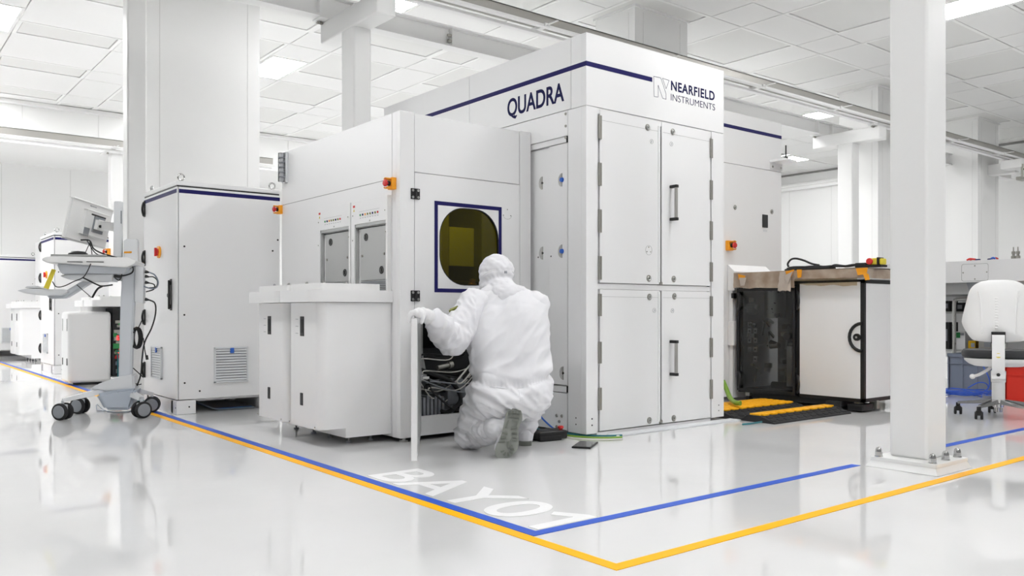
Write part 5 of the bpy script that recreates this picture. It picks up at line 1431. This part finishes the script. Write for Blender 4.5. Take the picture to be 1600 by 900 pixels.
# steel trolley frame with boxes
a = AX(1491, 550, 9.62)
tr = thing('steel_trolley', (9.9, a.y - .25, 0), 'bent steel tube trolley under the machine, behind the chair', 'trolley')
for x in (9.62, 10.2): MB().tube([(x, a.y, .06), (x, a.y, .5), (x, a.y, .92), (x, a.y - .02, .965), (x, a.y - .07, .98), (x, a.y - .45, .98), (x, a.y - .5, .96), (x, a.y - .52, .93), (x, a.y - .52, .06)], .02, 10, 4).build('tube_frame', STEEL, tr)
for z in (.40, .82): bx('shelf', GREYM, tr, 9.64, 10.18, a.y - .52, a.y + .25, z, z + .02)
for x in (9.62, 10.2):
    for y in (a.y, a.y - .52): MB().cyl((x, y - .012, .03), (x, y + .012, .03), .03, seg=16).build('wheel', BLACKR, tr)
rr = random.Random(21); ya = a.y
for i, (dy, w_, h_, zb, m_, nm, lab) in enumerate((
        (.14, .12, .12, .841, BLACK, 'module_box', 'black box on the trolley top shelf, nearest the column'), (-.02, .10, .10, .841, DARK, 'module_box', 'dark box on the trolley top shelf beside the tube frame'),
        (.16, .16, .30, .421, DARK, 'server_unit', 'dark upright unit on the lower trolley shelf beside the column'), (-.16, .08, .10, .421, GOLD, 'brass_block', 'brass coloured block on the lower trolley shelf'),
        (-.04, .10, .06, .56, WHITE, 'white_housing', 'white housing with green board behind the trolley tube'), (-.30, .14, .12, .421, STEELD, 'metal_block', 'grey metal block on the lower trolley shelf under the chair back'), (.04, .05, .11, .421, LGREY, 'sample_jar', 'pale jar on the lower trolley shelf'))):
    y = ya + dy; t = thing(nm, (9.78, y, zb), lab, nm.split('_')[-1])
    if nm == 'sample_jar': MB().lathe([(.024, 0), (.026, .01), (.026, .08), (.02, .09), (0, .09)], (9.78, y, zb), seg=18).build('jar_body', m_, t); MB().cyl((9.78, y, zb + .088), (9.78, y, zb + .11), .022, seg=18).build('lid', BLACK, t)
    else:
        if nm == 'white_housing': zb0 = zb
        bx('housing', m_, t, 9.68, 9.9, y - w_ / 2, y + w_ / 2, zb if nm != 'white_housing' else .421, zb + h_, .004)
        bx('front_plate', GREYP if m_ != GREYP else DARK, t, 9.674, 9.68, y - w_ * .38, y + w_ * .1, zb + h_ * .3, zb + h_ * .75, .001)
        if nm == 'white_housing': bx('circuit_board', GREENP, t, 9.665, 9.674, y + .0, y + .06, zb - .01, zb + .05, .001)
# crates
def crate(name, x0, x1, y0, y1, z0, z1, m, lab, ribs, nh=1):
    t = thing(name, ((x0 + x1) / 2, (y0 + y1) / 2, z0), lab, 'crate')
    b = MB(); ti = .02
    b.box(x0 + ti, x1 - ti, y0 + ti, y1 - ti, z0, z0 + .015)
    for a in ((x0 + .012, x0 + .024, y0 + .012, y1 - .012), (x1 - .024, x1 - .012, y0 + .012, y1 - .012), (x0 + .012, x1 - .012, y0 + .012, y0 + .024), (x0 + .012, x1 - .012, y1 - .024, y1 - .012)): b.box(a[0], a[1], a[2], a[3], z0, z1 - .01)
    b.build('tub', m, t)
    b = MB()
    for zz0, zz1 in ((z1 - .035, z1), (z1 - .11, z1 - .10), (z0, z0 + .02)):
        MB().prism([(x0, y0), (x1, y0), (x1, y1), (x0, y1)], (0, 0, zz0), (1, 0, 0), (0, 1, 0), (0, 0, zz1 - zz0), hole=[(x0 + .02, y0 + .02), (x1 - .02, y0 + .02), (x1 - .02, y1 - .02), (x0 + .02, y1 - .02)]).build('rim', m, t)
    b = MB()
    for k in range(ribs + 1):
        y = y0 + .01 + (y1 - y0 - .02) * k / ribs; b.box(x0, x0 + .014, y - .006, y + .006, z0 + .01, z1 - .02)
        b.box(x1 - .014, x1, y - .006, y + .006, z0 + .01, z1 - .02)
    each(b, 'rib', m, t)
    return t
y_ = AX(1551, 600, 9.14).y
crate('storage_crate', 9.14, 9.5, y_, y_ + .45, 0, .40, CRATEG, 'slate grey plastic crate on the floor under the bench machine, behind the blue cable', 3)
yr = AX(1567.5, 600, 8.55).y
rc = crate('storage_crate', 8.55, 8.95, yr - .55, yr, .0, .355, REDC, 'bright red plastic crate on the floor behind the chair', 1)
b = MB(); b.prism([(yr + .005, .36), (yr - .30, .375), (yr - .55, .36), (yr - .55, .35), (yr - .3, .362), (yr + .005, .345)], (8.52, 0, 0), (0, 1, 0), (0, 0, 1), (.44, 0, 0)); b.build('lid', REDC, rc)
bx('card_holder', WHITE, rc, 8.544, 8.55, yr - .32, yr - .22, .215, .235, .001)
t = thing('paper_stack', (9.1, yr - .2, .362), 'white folded sheets on the red crate at the frame edge', 'paper')
bx('sheet', WHITE, t, 8.62, 8.9, yr - .5, yr - .12, .375, .39, .003); bx('sheet', LGREY, t, 8.64, 8.88, yr - .48, yr - .05, .39, .40, .003)
# blue cable
b = MB(); q = AZ(1506, 620, 0); rr = random.Random(4)
for k in range(9):
    r_ = .17 + rr.random() * .13; ox, oy = rr.uniform(-.08, .08), rr.uniform(-.03, .03)
    b.tube([q + R3 * (r_ * 1.1 * math.cos(2 * PI * j / 18) + ox) + V3 * (r_ * .36 * math.sin(2 * PI * j / 18) + oy) + Vector((0, 0, .008 + .006 * k + .02 * abs(math.sin(j * 1.3 + k)))) for j in range(18)], .0042, 6, 2, True)
b.tube([AD(1512, 606, 8.2), AD(1528, 598, 8.2), AD(1540, 599, 8.2), AD(1544, 606, 8.2), AD(1535, 613, 8.2), AD(1526, 617, 8.2)], .0055, 6)
b.tube([AD(1536, 572, 8.3), AD(1542, 583, 8.2), AD(1546, 595, 8.2), AD(1544, 607, 8.2), AD(1534, 614, 8.2)], .0055, 6)
o = b.build('cable_coil', BLUEC); tag(settle(o), 'tangled bright blue cable heap on the floor before the grey crate', 'cable coil')
# ------------------------------------------------------------------ kneeling person in cleanroom clothing
from mathutils.bvhtree import BVHTree
UPZ = Vector((0, 0, 1))
RP, VP = Vector((RT[0], RT[1], 0)), Vector((FW[0], FW[1], 0))
P0 = AD(793, 610, 5.05); P0.z = 0
person = None

class Blob:
    """capsules and ellipsoids fused into one closed skin"""
    def __init__(s): s.b = MB()
    def cap(s, p0, r0, p1, r1, seg=20):
        p0, p1 = Vector(p0), Vector(p1); d = p1 - p0; L = d.length
        Q = d.to_track_quat('Z', 'Y').to_matrix() if L > 1e-6 else Matrix.Identity(3)
        prof = []
        for k in range(0, 7): a = -PI / 2 + PI / 2 * k / 6; prof.append((r0 * math.cos(a), r0 * math.sin(a)))
        for k in range(0, 7): a = PI / 2 * k / 6; prof.append((r1 * math.cos(a), L + r1 * math.sin(a)))
        prof[0] = (0, prof[0][1]); prof[-1] = (0, prof[-1][1])
        s.b.lathe(prof, p0, d if L > 1e-6 else (0, 0, 1), seg); return s
    def chain(s, pts):
        for (p, r), (q, t) in zip(pts, pts[1:]): s.cap(p, r, q, t)
        return s
    def ell(s, c, rx, ry, rz, M=None):
        """radii along the picture's right, its depth, and up"""
        B = Matrix((RP, VP, Vector((0, 0, 1)))).transposed()
        if M is not None: B = B @ M
        s.b.ball(c, 1., (rx, ry, rz), 24, B); return s
    def skin(s, voxel=.010, smooth=6, fac=.5):
        me = bpy.data.meshes.new('t'); bmesh.ops.recalc_face_normals(s.b.bm, faces=s.b.bm.faces[:]); s.b.bm.to_mesh(me); s.b.bm.free()
        o = bpy.data.objects.new('t', me); COL.objects.link(o)
        m = o.modifiers.new('r', 'REMESH'); m.mode = 'VOXEL'; m.voxel_size = voxel
        m = o.modifiers.new('s', 'SMOOTH'); m.iterations = smooth; m.factor = fac
        dg = bpy.context.evaluated_depsgraph_get(); dg.update()
        out = bpy.data.meshes.new_from_object(o.evaluated_get(dg)); bpy.data.objects.remove(o)
        return out
def put(name, me, m, parent, root, label=None):
    me.name = name
    off = root.location if root is not None else Vector((0, 0, 0))
    me.transform(Matrix.Translation(-off)); me.materials.clear(); me.materials.append(m)
    me.polygons.foreach_set('use_smooth', [True] * len(me.polygons))
    o = bpy.data.objects.new(name, me); COL.objects.link(o); o.parent = parent
    if label: o['label'] = label
    return o
def displace(me, fn):
    me.update()
    nn = [v.normal.copy() for v in me.vertices]
    for v, n in zip(me.vertices, nn): v.co = v.co + n * fn(v.co, n)
    me.update()

# joints: pixel and distance from the camera plane
J = dict(pelv=AD(794, 612, 5.06), waist=AD(798, 584, 5.09), belly=AD(794, 548, 5.14), chest=AD(789, 503, 5.20), sh=AD(788, 470, 5.22),
         shl=AD(744, 477, 5.19), shr=AD(834, 479, 5.23), ell_=AD(704, 530, 4.98), wrl=AD(678, 500, 4.70), elr=AD(836, 548, 5.36), wrr=AD(806, 588, 5.56),
         neck=AD(783, 452, 5.26), head=AD(776, 430, 5.33),
         hipl=AD(766, 616, 5.05), knl=AD(734, 678, 5.15), anl=AD(781, 668, 4.95), hipr=AD(823, 613, 5.08), knr=AD(838, 598, 5.46), anr=AD(822, 672, 5.30))
def figure(b, k, arms=True):
    SEC = [(652, 752, 836, 5.05, .10), (640, 736, 851, 5.05, .155), (622, 727, 862, 5.05, .195), (603, 734, 862, 5.08, .185), (585, 737, 859, 5.10, .175), (560, 736, 858, 5.13, .175),
           (530, 732, 858, 5.165, .175), (500, 730, 858, 5.20, .165), (482, 733, 855, 5.22, .145), (469, 741, 847, 5.235, .120), (460, 752, 834, 5.245, .095), (453, 768, 812, 5.25, .075)]
    rings = []
    for y, l, r_, D, dep in SEC:
        c = AD((l + r_) / 2, y, D); hw = (r_ - l) / 2 / F * D * k; ring = []
        for i in range(36):
            t = 2 * PI * i / 36; ct, st = math.cos(t), math.sin(t)
            ring.append(b.b.bm.verts.new(c + RP * hw * math.copysign(abs(ct) ** .85, ct) + VP * dep * k * math.copysign(abs(st) ** .85, st)))
        rings.append(ring)
    for A, B in zip(rings, rings[1:]):
        for i in range(36): b.b.bm.faces.new((A[i], A[(i + 1) % 36], B[(i + 1) % 36], B[i]))
    b.b.bm.faces.new(rings[0][::-1]); b.b.bm.faces.new(rings[-1])
    b.cap(J['shl'], .080 * k, J['sh'], .085 * k).cap(J['sh'], .085 * k, J['shr'], .082 * k)
    b.cap(J['sh'], .085 * k, J['neck'], .066 * k)
    if arms: b.chain([(J['shl'], .088 * k), (J['shl'].lerp(J['ell_'], .55), .083 * k), (J['ell_'], .082 * k), (J['ell_'].lerp(J['wrl'], .55), .064 * k), (J['wrl'], .044 * k)])
    if arms: b.chain([(J['shr'], .092 * k), (J['elr'], .080 * k), (J['wrr'], .046 * k)])
    b.cap(J['hipl'] - VP * .05, .135 * k, J['hipl'], .145 * k).cap(J['hipr'] - VP * .05, .14 * k, J['hipr'], .15 * k)
    b.chain([(J['hipl'], .145 * k), (J['hipl'].lerp(J['knl'], .55), .118 * k), (J['knl'], .088 * k)])
    b.chain([(J['knl'], .070 * k), (J['knl'].lerp(J['anl'], .5), .062 * k), (J['anl'], .050 * k)])
    b.chain([(J['hipr'], .15 * k), (J['hipr'].lerp(J['knr'], .6), .12 * k), (J['knr'], .095 * k)])
    b.chain([(J['knr'], .088 * k), (J['knr'].lerp(J['anr'], .55), .080 * k), (J['anr'] + Vector((0, 0, .03)), .066 * k)])
    return b
# body: one continuous surface with head, face and hands (under the clothing)
HD = (VP * .86 - RP * .36 - Vector((0, 0, .36))).normalized()       # where the face looks
HU = (Vector((0, 0, 1)) + HD * .36).normalized(); HU = (HU - HD * HU.dot(HD)).normalized(); HS = HD.cross(HU)
hc = J['head']
b = figure(Blob(), .70)
b.cap(J['neck'], .055, hc - HU * .06, .052)
b.b.ball(hc + HU * .02, 1., (.074, .092, .098), 24, Matrix((HS, HD, HU)).transposed()); b.b.ball(hc + HD * .02 - HU * .05, 1., (.058, .072, .07), 20, Matrix((HS, HD, HU)).transposed())
b.cap(hc + HD * .088 + HU * .012, .010, hc + HD * .104 - HU * .022, .014)               # nose
b.cap(hc + HD * .082 - HU * .062 - HS * .018, .008, hc + HD * .082 - HU * .062 + HS * .018, .008)   # lips
for sg in (-1, 1): b.b.ball(hc + HS * .077 * sg, 1., (.012, .022, .032), 12, Matrix((HS, HD, HU)).transposed())
b.cap(J['anl'], .04, AD(797, 655, 4.95), .036).cap(AD(797, 655, 4.95), .036, AD(786, 696, 4.885), .034)
b.cap(J['anr'], .038, J['anr'] - Vector((0, 0, .028)), .032).cap(J['anr'] - Vector((0, 0, .028)), .030, J['anr'] + VP * .16 - Vector((0, 0, .035)), .026)
me = b.skin(.011, 3, .4)
person = bpy.data.objects.new('person', me); COL.objects.link(person)
me.name = 'person'; me.transform(Matrix.Translation(-P0)); person.location = P0; me.materials.append(SKIN)
me.polygons.foreach_set('use_smooth', [True] * len(me.polygons))
tag(person, 'person in white hooded cleanroom coverall kneeling at the open service door', 'person')
for sg in (-1, 1): MB().ball(hc + HD * .080 + HU * .012 + HS * .030 * sg, .012, seg=12).build('eye', WHITE2, person)

# coverall
cv = figure(Blob(), 1.0, False).skin(.0085, 12, .55)
fold_u = (RP * .80 - Vector((0, 0, .60))).normalized(); fold_w = (RP * .60 + Vector((0, 0, .80))).normalized()
def rid(v): return 1 - abs(v) * 2.2
zb = AD(797, 601, 4.93).z
def cloth(p, n):
    q = p - P0; u = q.dot(fold_u); w_ = q.dot(fold_w); d = q.dot(VP); z = p.z; r = q.dot(RP)
    o = 0.
    tors = max(0., min(1., (z - .40) / .08))
    o += tors * (.016 * rid(noise.noise(Vector((u * 9 + .6 * noise.noise(q * 5), w_ * 2.0, d * 3)))) - .006 + .009 * rid(noise.noise(Vector((u * 19, w_ * 4.5, d * 6 + 7)))))
    leg = 1 - tors
    o += leg * (.009 * rid(noise.noise(q * 11 + Vector((3, 0, 0)))) + .014 * rid(noise.noise(Vector((r * 7, d * 7, (z + r * .55) * 17)))) - .008)
    if z < .30: o += .010 * rid(noise.noise(Vector((r * 13, d * 13, z * 16)))) - .004
    if r < -.20 and z > .45: o += .014 * rid(noise.noise(Vector((r * 20 + z * 9, d * 14, z * 15 - r * 8)))) - .003
    # gathered waist
    zz = zb + .035 * (r / .25) ** 2
    if abs(r) < .30 and z > .3:
        t = (z - zz) / .020; g = math.exp(-t * t)
        o += -.016 * g + .010 * math.exp(-((z - zz - .055) / .03) ** 2) + .006 * math.exp(-((z - zz + .05) / .03) ** 2)
        o += .0022 * g * math.sin(r * 260 + d * 120)
    # back yoke seam
    zy = AD(800, 473, 5.07).z - .04 * (r / .25) ** 2
    if abs(r) < .26 and z > .6: o += .0045 / (1 + math.exp(-(z - zy) / .004))
    return o
displace(cv, cloth)
for v in cv.vertices:
    if v.co.z < .006: v.co.z = .006
bvh = BVHTree.FromPolygons([v.co.copy() for v in cv.vertices], [tuple(p.vertices) for p in cv.polygons])
coverall = put('coverall', cv, CLOTH, person, person)
sl = Blob(); sl.cap(J['shl'] + RP * .035 + UPZ * .0, .086, J['shl'], .092).chain([(J['shl'], .092), (J['shl'].lerp(J['ell_'], .55), .087), (J['ell_'], .084), (J['ell_'].lerp(J['wrl'], .55), .066), (J['wrl'], .045)])
sm = sl.skin(.0085, 6, .5); displace(sm, cloth); bvs = BVHTree.FromPolygons([v.co.copy() for v in sm.vertices], [tuple(p.vertices) for p in sm.polygons]); put('sleeve', sm, CLOTH, person, person)
sl = Blob(); sl.chain([(J['shr'], .086), (J['elr'], .078), (J['wrr'], .046)]); sm = sl.skin(.0085, 6, .5); displace(sm, cloth); put('sleeve', sm, CLOTH, person, person)
def hit(px, py):
    q = Vector(ray(px, py)); return bvh.ray_cast(Vector((0, 0, EYE)), q.normalized())
h = bvs.ray_cast(Vector((0, 0, EYE)), Vector(ray(709.5, 484)).normalized())
if h[0] is not None:
    c, n = h[0], h[1]; u = n.cross(Vector((0, 0, 1))).normalized(); v = n.cross(u); u2 = (u * .75 + v * .65).normalized(); v2 = n.cross(u2)
    MB().obox(c + n * .005, u2, v2, n, .026, .014, .0045, .002).build('sleeve_patch', OLIVE, person)
# waistband piping and centre seam as fine raised lines
for pix, nm in (([(765, 604), (790, 607), (815, 606), (838, 600), (857, 590)], 'waist_seam'), ([(742, 597), (765, 602.5)], 'waist_seam'), ([(811, 610), (813, 622), (813, 634)], 'centre_seam')):
    P = [hit(*q) for q in pix]; P = [x[0] + x[1] * .001 for x in P if x[0] is not None]
    if len(P) > 1: MB().tube(P, .0028, 6, 5).build(nm, CLOTH, coverall)

# bunched boot leg round the kneeling shin
lg = Blob(); k0, k1 = J['knl'] + RP * .02 - VP * .01, J['anl']
lg.chain([(k0 + UPZ * .002, .084), (k0.lerp(k1, .35) + UPZ * .012, .088), (k0.lerp(k1, .7) + UPZ * .004, .080), (k1 + RP * .01, .064)])
lm = lg.skin(.0075, 4, .5)
def bunch(p, n):
    q = p - k0; ax = (k1 - k0).normalized(); t = q.dot(ax)
    return .013 * rid(noise.noise(Vector((t * 26 + 1.2 * noise.noise(q * 12), q.dot(UPZ) * 10, q.dot(VP) * 7)))) - .005 + .006 * rid(noise.noise(q * 34))
displace(lm, bunch)
for v in lm.vertices: v.co.z = max(v.co.z, .005)
put('boot_leg', lm, CLOTH, person, person)

# hood with the mask and goggles strap
hb = Blob(); Mh = Matrix((HS, HD, HU)).transposed()
hb.b.ball(hc + HU * .010, 1., (.110, .126, .122), 24, Mh)
hb.cap(hc - HU * .03 - HD * .01, .094, J['neck'] + Vector((0, 0, .012)), .082); hb.cap(J['neck'] + Vector((0, 0, .012)), .082, J['sh'] + Vector((0, 0, .03)), .100)
hb.cap(J['sh'] + Vector((0, 0, .03)) - RP * .09, .066, J['sh'] + Vector((0, 0, .03)) + RP * .09, .066)
hb.b.ball(hc + HS * .055 + HD * .03 - HU * .055, 1., (.06, .07, .05), 16, Mh); hb.b.ball(hc - HS * .055 + HD * .03 - HU * .055, 1., (.06, .07, .05), 16, Mh)
hm = hb.skin(.008, 6, .5)
def hoodf(p, n):
    q = p - hc; a = q.dot(HS); c = q.dot(HD); z = q.dot(HU)
    o = .005 * rid(noise.noise(Vector((a * 13 + z * 5, c * 11, z * 12 + a * 10)))) - .002 + .004 * rid(noise.noise(q * 30))
    t = (z + .055) / .018; o -= .010 * math.exp(-t * t)
    t = (z - .015 - c * .25) / .010; o -= .006 * math.exp(-t * t)
    return o
displace(hm, hoodf)
hood = put('hood', hm, CLOTH, person, person)
MB().tube([hc + HD * -.115 * math.cos(t) * .98 + HS * .108 * math.sin(t) - HU * .018 + HU * .01 * math.cos(t) for t in [math.radians(a) for a in range(-100, 101, 20)]], .0045, 6).build('hood_strap', GLOVE, hood)
MB().obox(hc - HD * .117 - HU * .03 + HS * .012, HS, HU, HD, .007, .005, .005, .002).build('strap_buckle', GREYP, hood)
mk = Blob(); mk.b.ball(hc + HD * .065 - HU * .045, 1., (.072, .062, .062), 20, Mh); mm = mk.skin(.008, 4, .5); put('face_mask', mm, GLOVE, person, person)
g = MB(); g.box(-.075, .075, .075, .118, -.006, .044, .018, 3, Matrix.Translation(hc + HU * .0) @ Mh.to_4x4()); g.build('goggles', CLEAR, person)

# gloves
def finger(b, pts, rs):
    for (p, q), (r, t) in zip(zip(pts, pts[1:]), zip(rs, rs[1:])): b.cap(p, r, q, t, 12)
gl = Blob(); topz = .803
e0 = Vector((fe.x, fe.y, 0)); UPZ = Vector((0, 0, 1))
def dpos(back, out, z): return e0 - dv * back + dn * out + UPZ * z       # back: along the door from its free edge; out: towards the machine side
palm = dpos(.080, .024, topz + .040)
wr = J['wrl']
gl.cap(wr + (wr - palm).normalized() * .05, .052, wr, .046).cap(wr, .042, palm.lerp(wr, .45), .038)
for k in range(4):
    back = .034 + .0235 * k; L = (.82, 1., .95, .75)[3 - k]
    k0 = dpos(back, .008, topz + .036 - .002 * abs(k - 1.2))
    gl.cap(palm.lerp(wr, .30), .028, k0, .0165)
    finger(gl, [k0, dpos(back - .001, -.014, topz + .031), dpos(back - .002, -.0275, topz + .010), dpos(back - .002, -.0285, topz - .016 * L)], (.0150, .0135, .0115, .0098))
gl.cap(dpos(.05, .022, topz + .030), .028, dpos(.104, .024, topz + .030), .028)
finger(gl, [palm + dn * .020, dpos(.066, .046, topz + .020), dpos(.050, .041, topz - .002), dpos(.044, .038, topz - .020)], (.021, .0155, .013, .0105))
gm = gl.skin(.0042, 3, .45)
displace(gm, lambda p, n: .0018 * rid(noise.noise(p * 40)))
put('glove', gm, GLOVE, person, person, 'glove gripping the door top')
cb_ = Blob(); cb_.cap(wr + (J['ell_'] - wr).normalized() * .02, .050, wr + (palm - wr).normalized() * .02, .046); cm = cb_.skin(.006, 3, .5)
displace(cm, lambda p, n: .004 * rid(noise.noise(p * 45))); put('sleeve_cuff', cm, CLOTH, person, person)
# right glove, reaching into the service bay
gr = Blob(); w2 = J['wrr']; fd = (VP * .8 - RP * .45 - UPZ * .1).normalized(); sd_ = fd.cross(UPZ).normalized(); ud = sd_.cross(fd)
gr.cap(w2 - fd * .04, .046, w2, .038); pc = w2 + fd * .055
gr.cap(w2, .034, pc + sd_ * .02, .024).cap(w2, .034, pc - sd_ * .02, .024).cap(pc - sd_ * .03, .020, pc + sd_ * .03, .020)
for k in range(4):
    s0 = pc + sd_ * (.033 - .022 * k) + fd * (.022, .030, .028, .018)[k]; L = (.85, 1, .95, .75)[k]
    finger(gr, [s0, s0 + fd * .036 * L - ud * .006, s0 + fd * .058 * L - ud * .024 * L, s0 + fd * .062 * L - ud * .046 * L], (.0125, .0115, .0105, .0092))
finger(gr, [w2 + fd * .02 - sd_ * .03, pc - sd_ * .055, pc - sd_ * .062 + fd * .03 - ud * .012, pc - sd_ * .05 + fd * .05 - ud * .02], (.02, .0145, .0125, .010))
put('glove', gr.skin(.0042, 3, .45), GLOVE, person, person)

# boots
bb = Blob()
heel, ball_, toe = AD(800, 655, 4.955), AD(790, 690, 4.905), AD(785, 700, 4.895)
bb.cap(J['anl'] - VP * 0 + RP * -.03, .066, J['anl'] + RP * .02, .06).cap(J['anl'], .058, heel, .047).cap(heel, .047, ball_, .048).cap(ball_, .048, toe, .046)
bm_ = bb.skin(.0065, 5, .5); displace(bm_, lambda p, n: .005 * rid(noise.noise(p * 22)) - .002)
boot = put('boot', bm_, CLOTH, person, person)
SO = [(793.9, 639), (800, 637.6), (806.7, 637.9), (812, 640), (815.5, 645), (816, 655.4), (812, 664), (810.2, 672), (810.5, 685), (810, 697), (807, 704), (801, 711), (793, 715.8), (785, 716.4), (778.7, 715.8), (774.2, 711.5), (773.4, 705), (775.5, 696), (781, 685), (784.5, 674), (787, 663), (790, 649)]
def SD(px, py, off=0.): return AD(px, py, 4.824 + (716.4 - py) * .00062 + .006 * max(0, 1 - abs(py - 672) / 25) + off)
def plate(b, pix, d0, d1):
    A = [b.bm.verts.new(SD(x, y, d0)) for x, y in pix]; B = [b.bm.verts.new(SD(x, y, d1)) for x, y in pix]; n = len(A)
    b.bm.faces.new(A); b.bm.faces.new(B[::-1])
    for i in range(n): b.bm.faces.new((A[i], A[(i + 1) % n], B[(i + 1) % n], B[i]))
SOc = [(p.x, p.y) for p in catmull([(x, y, 0) for x, y in SO], 3, True)]
b = MB(); plate(b, SOc, 0, .034); sole = b.build('sole', SOLE, boot, 30)
cxs = lambda y: 803 - (y - 640) * .19 if y < 690 else 793
tr_ = MB()
def lug(poly): plate(tr_, poly, -.008, .004)
for k, y in enumerate((644, 650)):
    for dx in (-7.5, -2.5, 2.5, 7.5):
        x = 804 + dx; lug([(x - 2, y - 2), (x + 2, y - 2), (x + 2, y + 2), (x - 2, y + 2)])
lug([(793, 657), (796, 656), (792, 668), (789, 668)]); lug([(798, 668), (808, 666), (808.5, 669), (798, 671)]); lug([(800, 655), (811, 655), (808, 665), (806, 665), (807, 658), (800, 658)])
for y in (675, 681, 687):
    xl = 785 - (y - 675) * .35; lug([(xl, y), (xl + 8, y + 1.5), (xl + 8, y + 4), (xl - .5, y + 2.8)]); lug([(800, y), (808.5, y - 1), (808.5, y + 2), (800, y + 2.8)])
lug([(793, 690), (796, 689), (796, 699), (793, 700)])
for k in range(7):
    a = math.radians(-70 + k * 40); r0, r1 = 4.5, 11
    cx_, cy_ = 792.5, 702.5; w_ = .17
    lug([(cx_ + r0 * math.sin(a - w_), cy_ + r0 * math.cos(a - w_)), (cx_ + r1 * math.sin(a - w_), cy_ + r1 * .95 * math.cos(a - w_)), (cx_ + r1 * math.sin(a + w_), cy_ + r1 * .95 * math.cos(a + w_)), (cx_ + r0 * math.sin(a + w_), cy_ + r0 * math.cos(a + w_))])
each(tr_, 'tread_lug', SOLED, sole, 30)
# planted boot, heel towards the camera
hr = AZ(821, 697, 0) + VP * .05
bb = Blob(); bb.cap(hr + UPZ * .05, .052, hr + UPZ * .19, .060).cap(hr + UPZ * .072, .046, hr + VP * .10 + UPZ * .066, .046).cap(hr + VP * .10 + UPZ * .066, .046, hr + VP * .19 + UPZ * .056, .036)
bm_ = bb.skin(.0065, 5, .5); displace(bm_, lambda p, n: .004 * rid(noise.noise(p * 20)) - .001); 
for v in bm_.vertices: v.co.z = max(v.co.z, .022)
boot = put('boot', bm_, CLOTH, person, person)
ol = [(-.040, -.02), (-.034, -.042), (-.015, -.052), (.015, -.052), (.034, -.042), (.040, -.02), (.037, .05), (.047, .13), (.043, .18), (.02, .235), (-.02, .235), (-.043, .18), (-.047, .13), (-.037, .05)]
b = MB(); b.prism(ol, hr, RP, VP, (0, 0, .030)); b.build('sole', SOLE, boot)
b = MB()
for k in range(8):
    x = -.035 + .01 * k; y = -.053 + .012 * (abs(x) / .035) ** 2; b.obox(hr + RP * x + VP * y + UPZ * .014, RP, VP, UPZ, .003, .004, .013)
each(b, 'tread_lug', SOLED, boot, 0)
# knitted cuff of the planted leg
cb_ = Blob(); cb_.cap(hr + UPZ * .17, .068, J['anr'] + UPZ * .10, .082); cm = cb_.skin(.007, 3, .5); displace(cm, lambda p, n: .010 * rid(noise.noise(Vector((p.x * 24, p.y * 24, p.z * 16)))) - .004); put('trouser_cuff', cm, CLOTH, person, person)
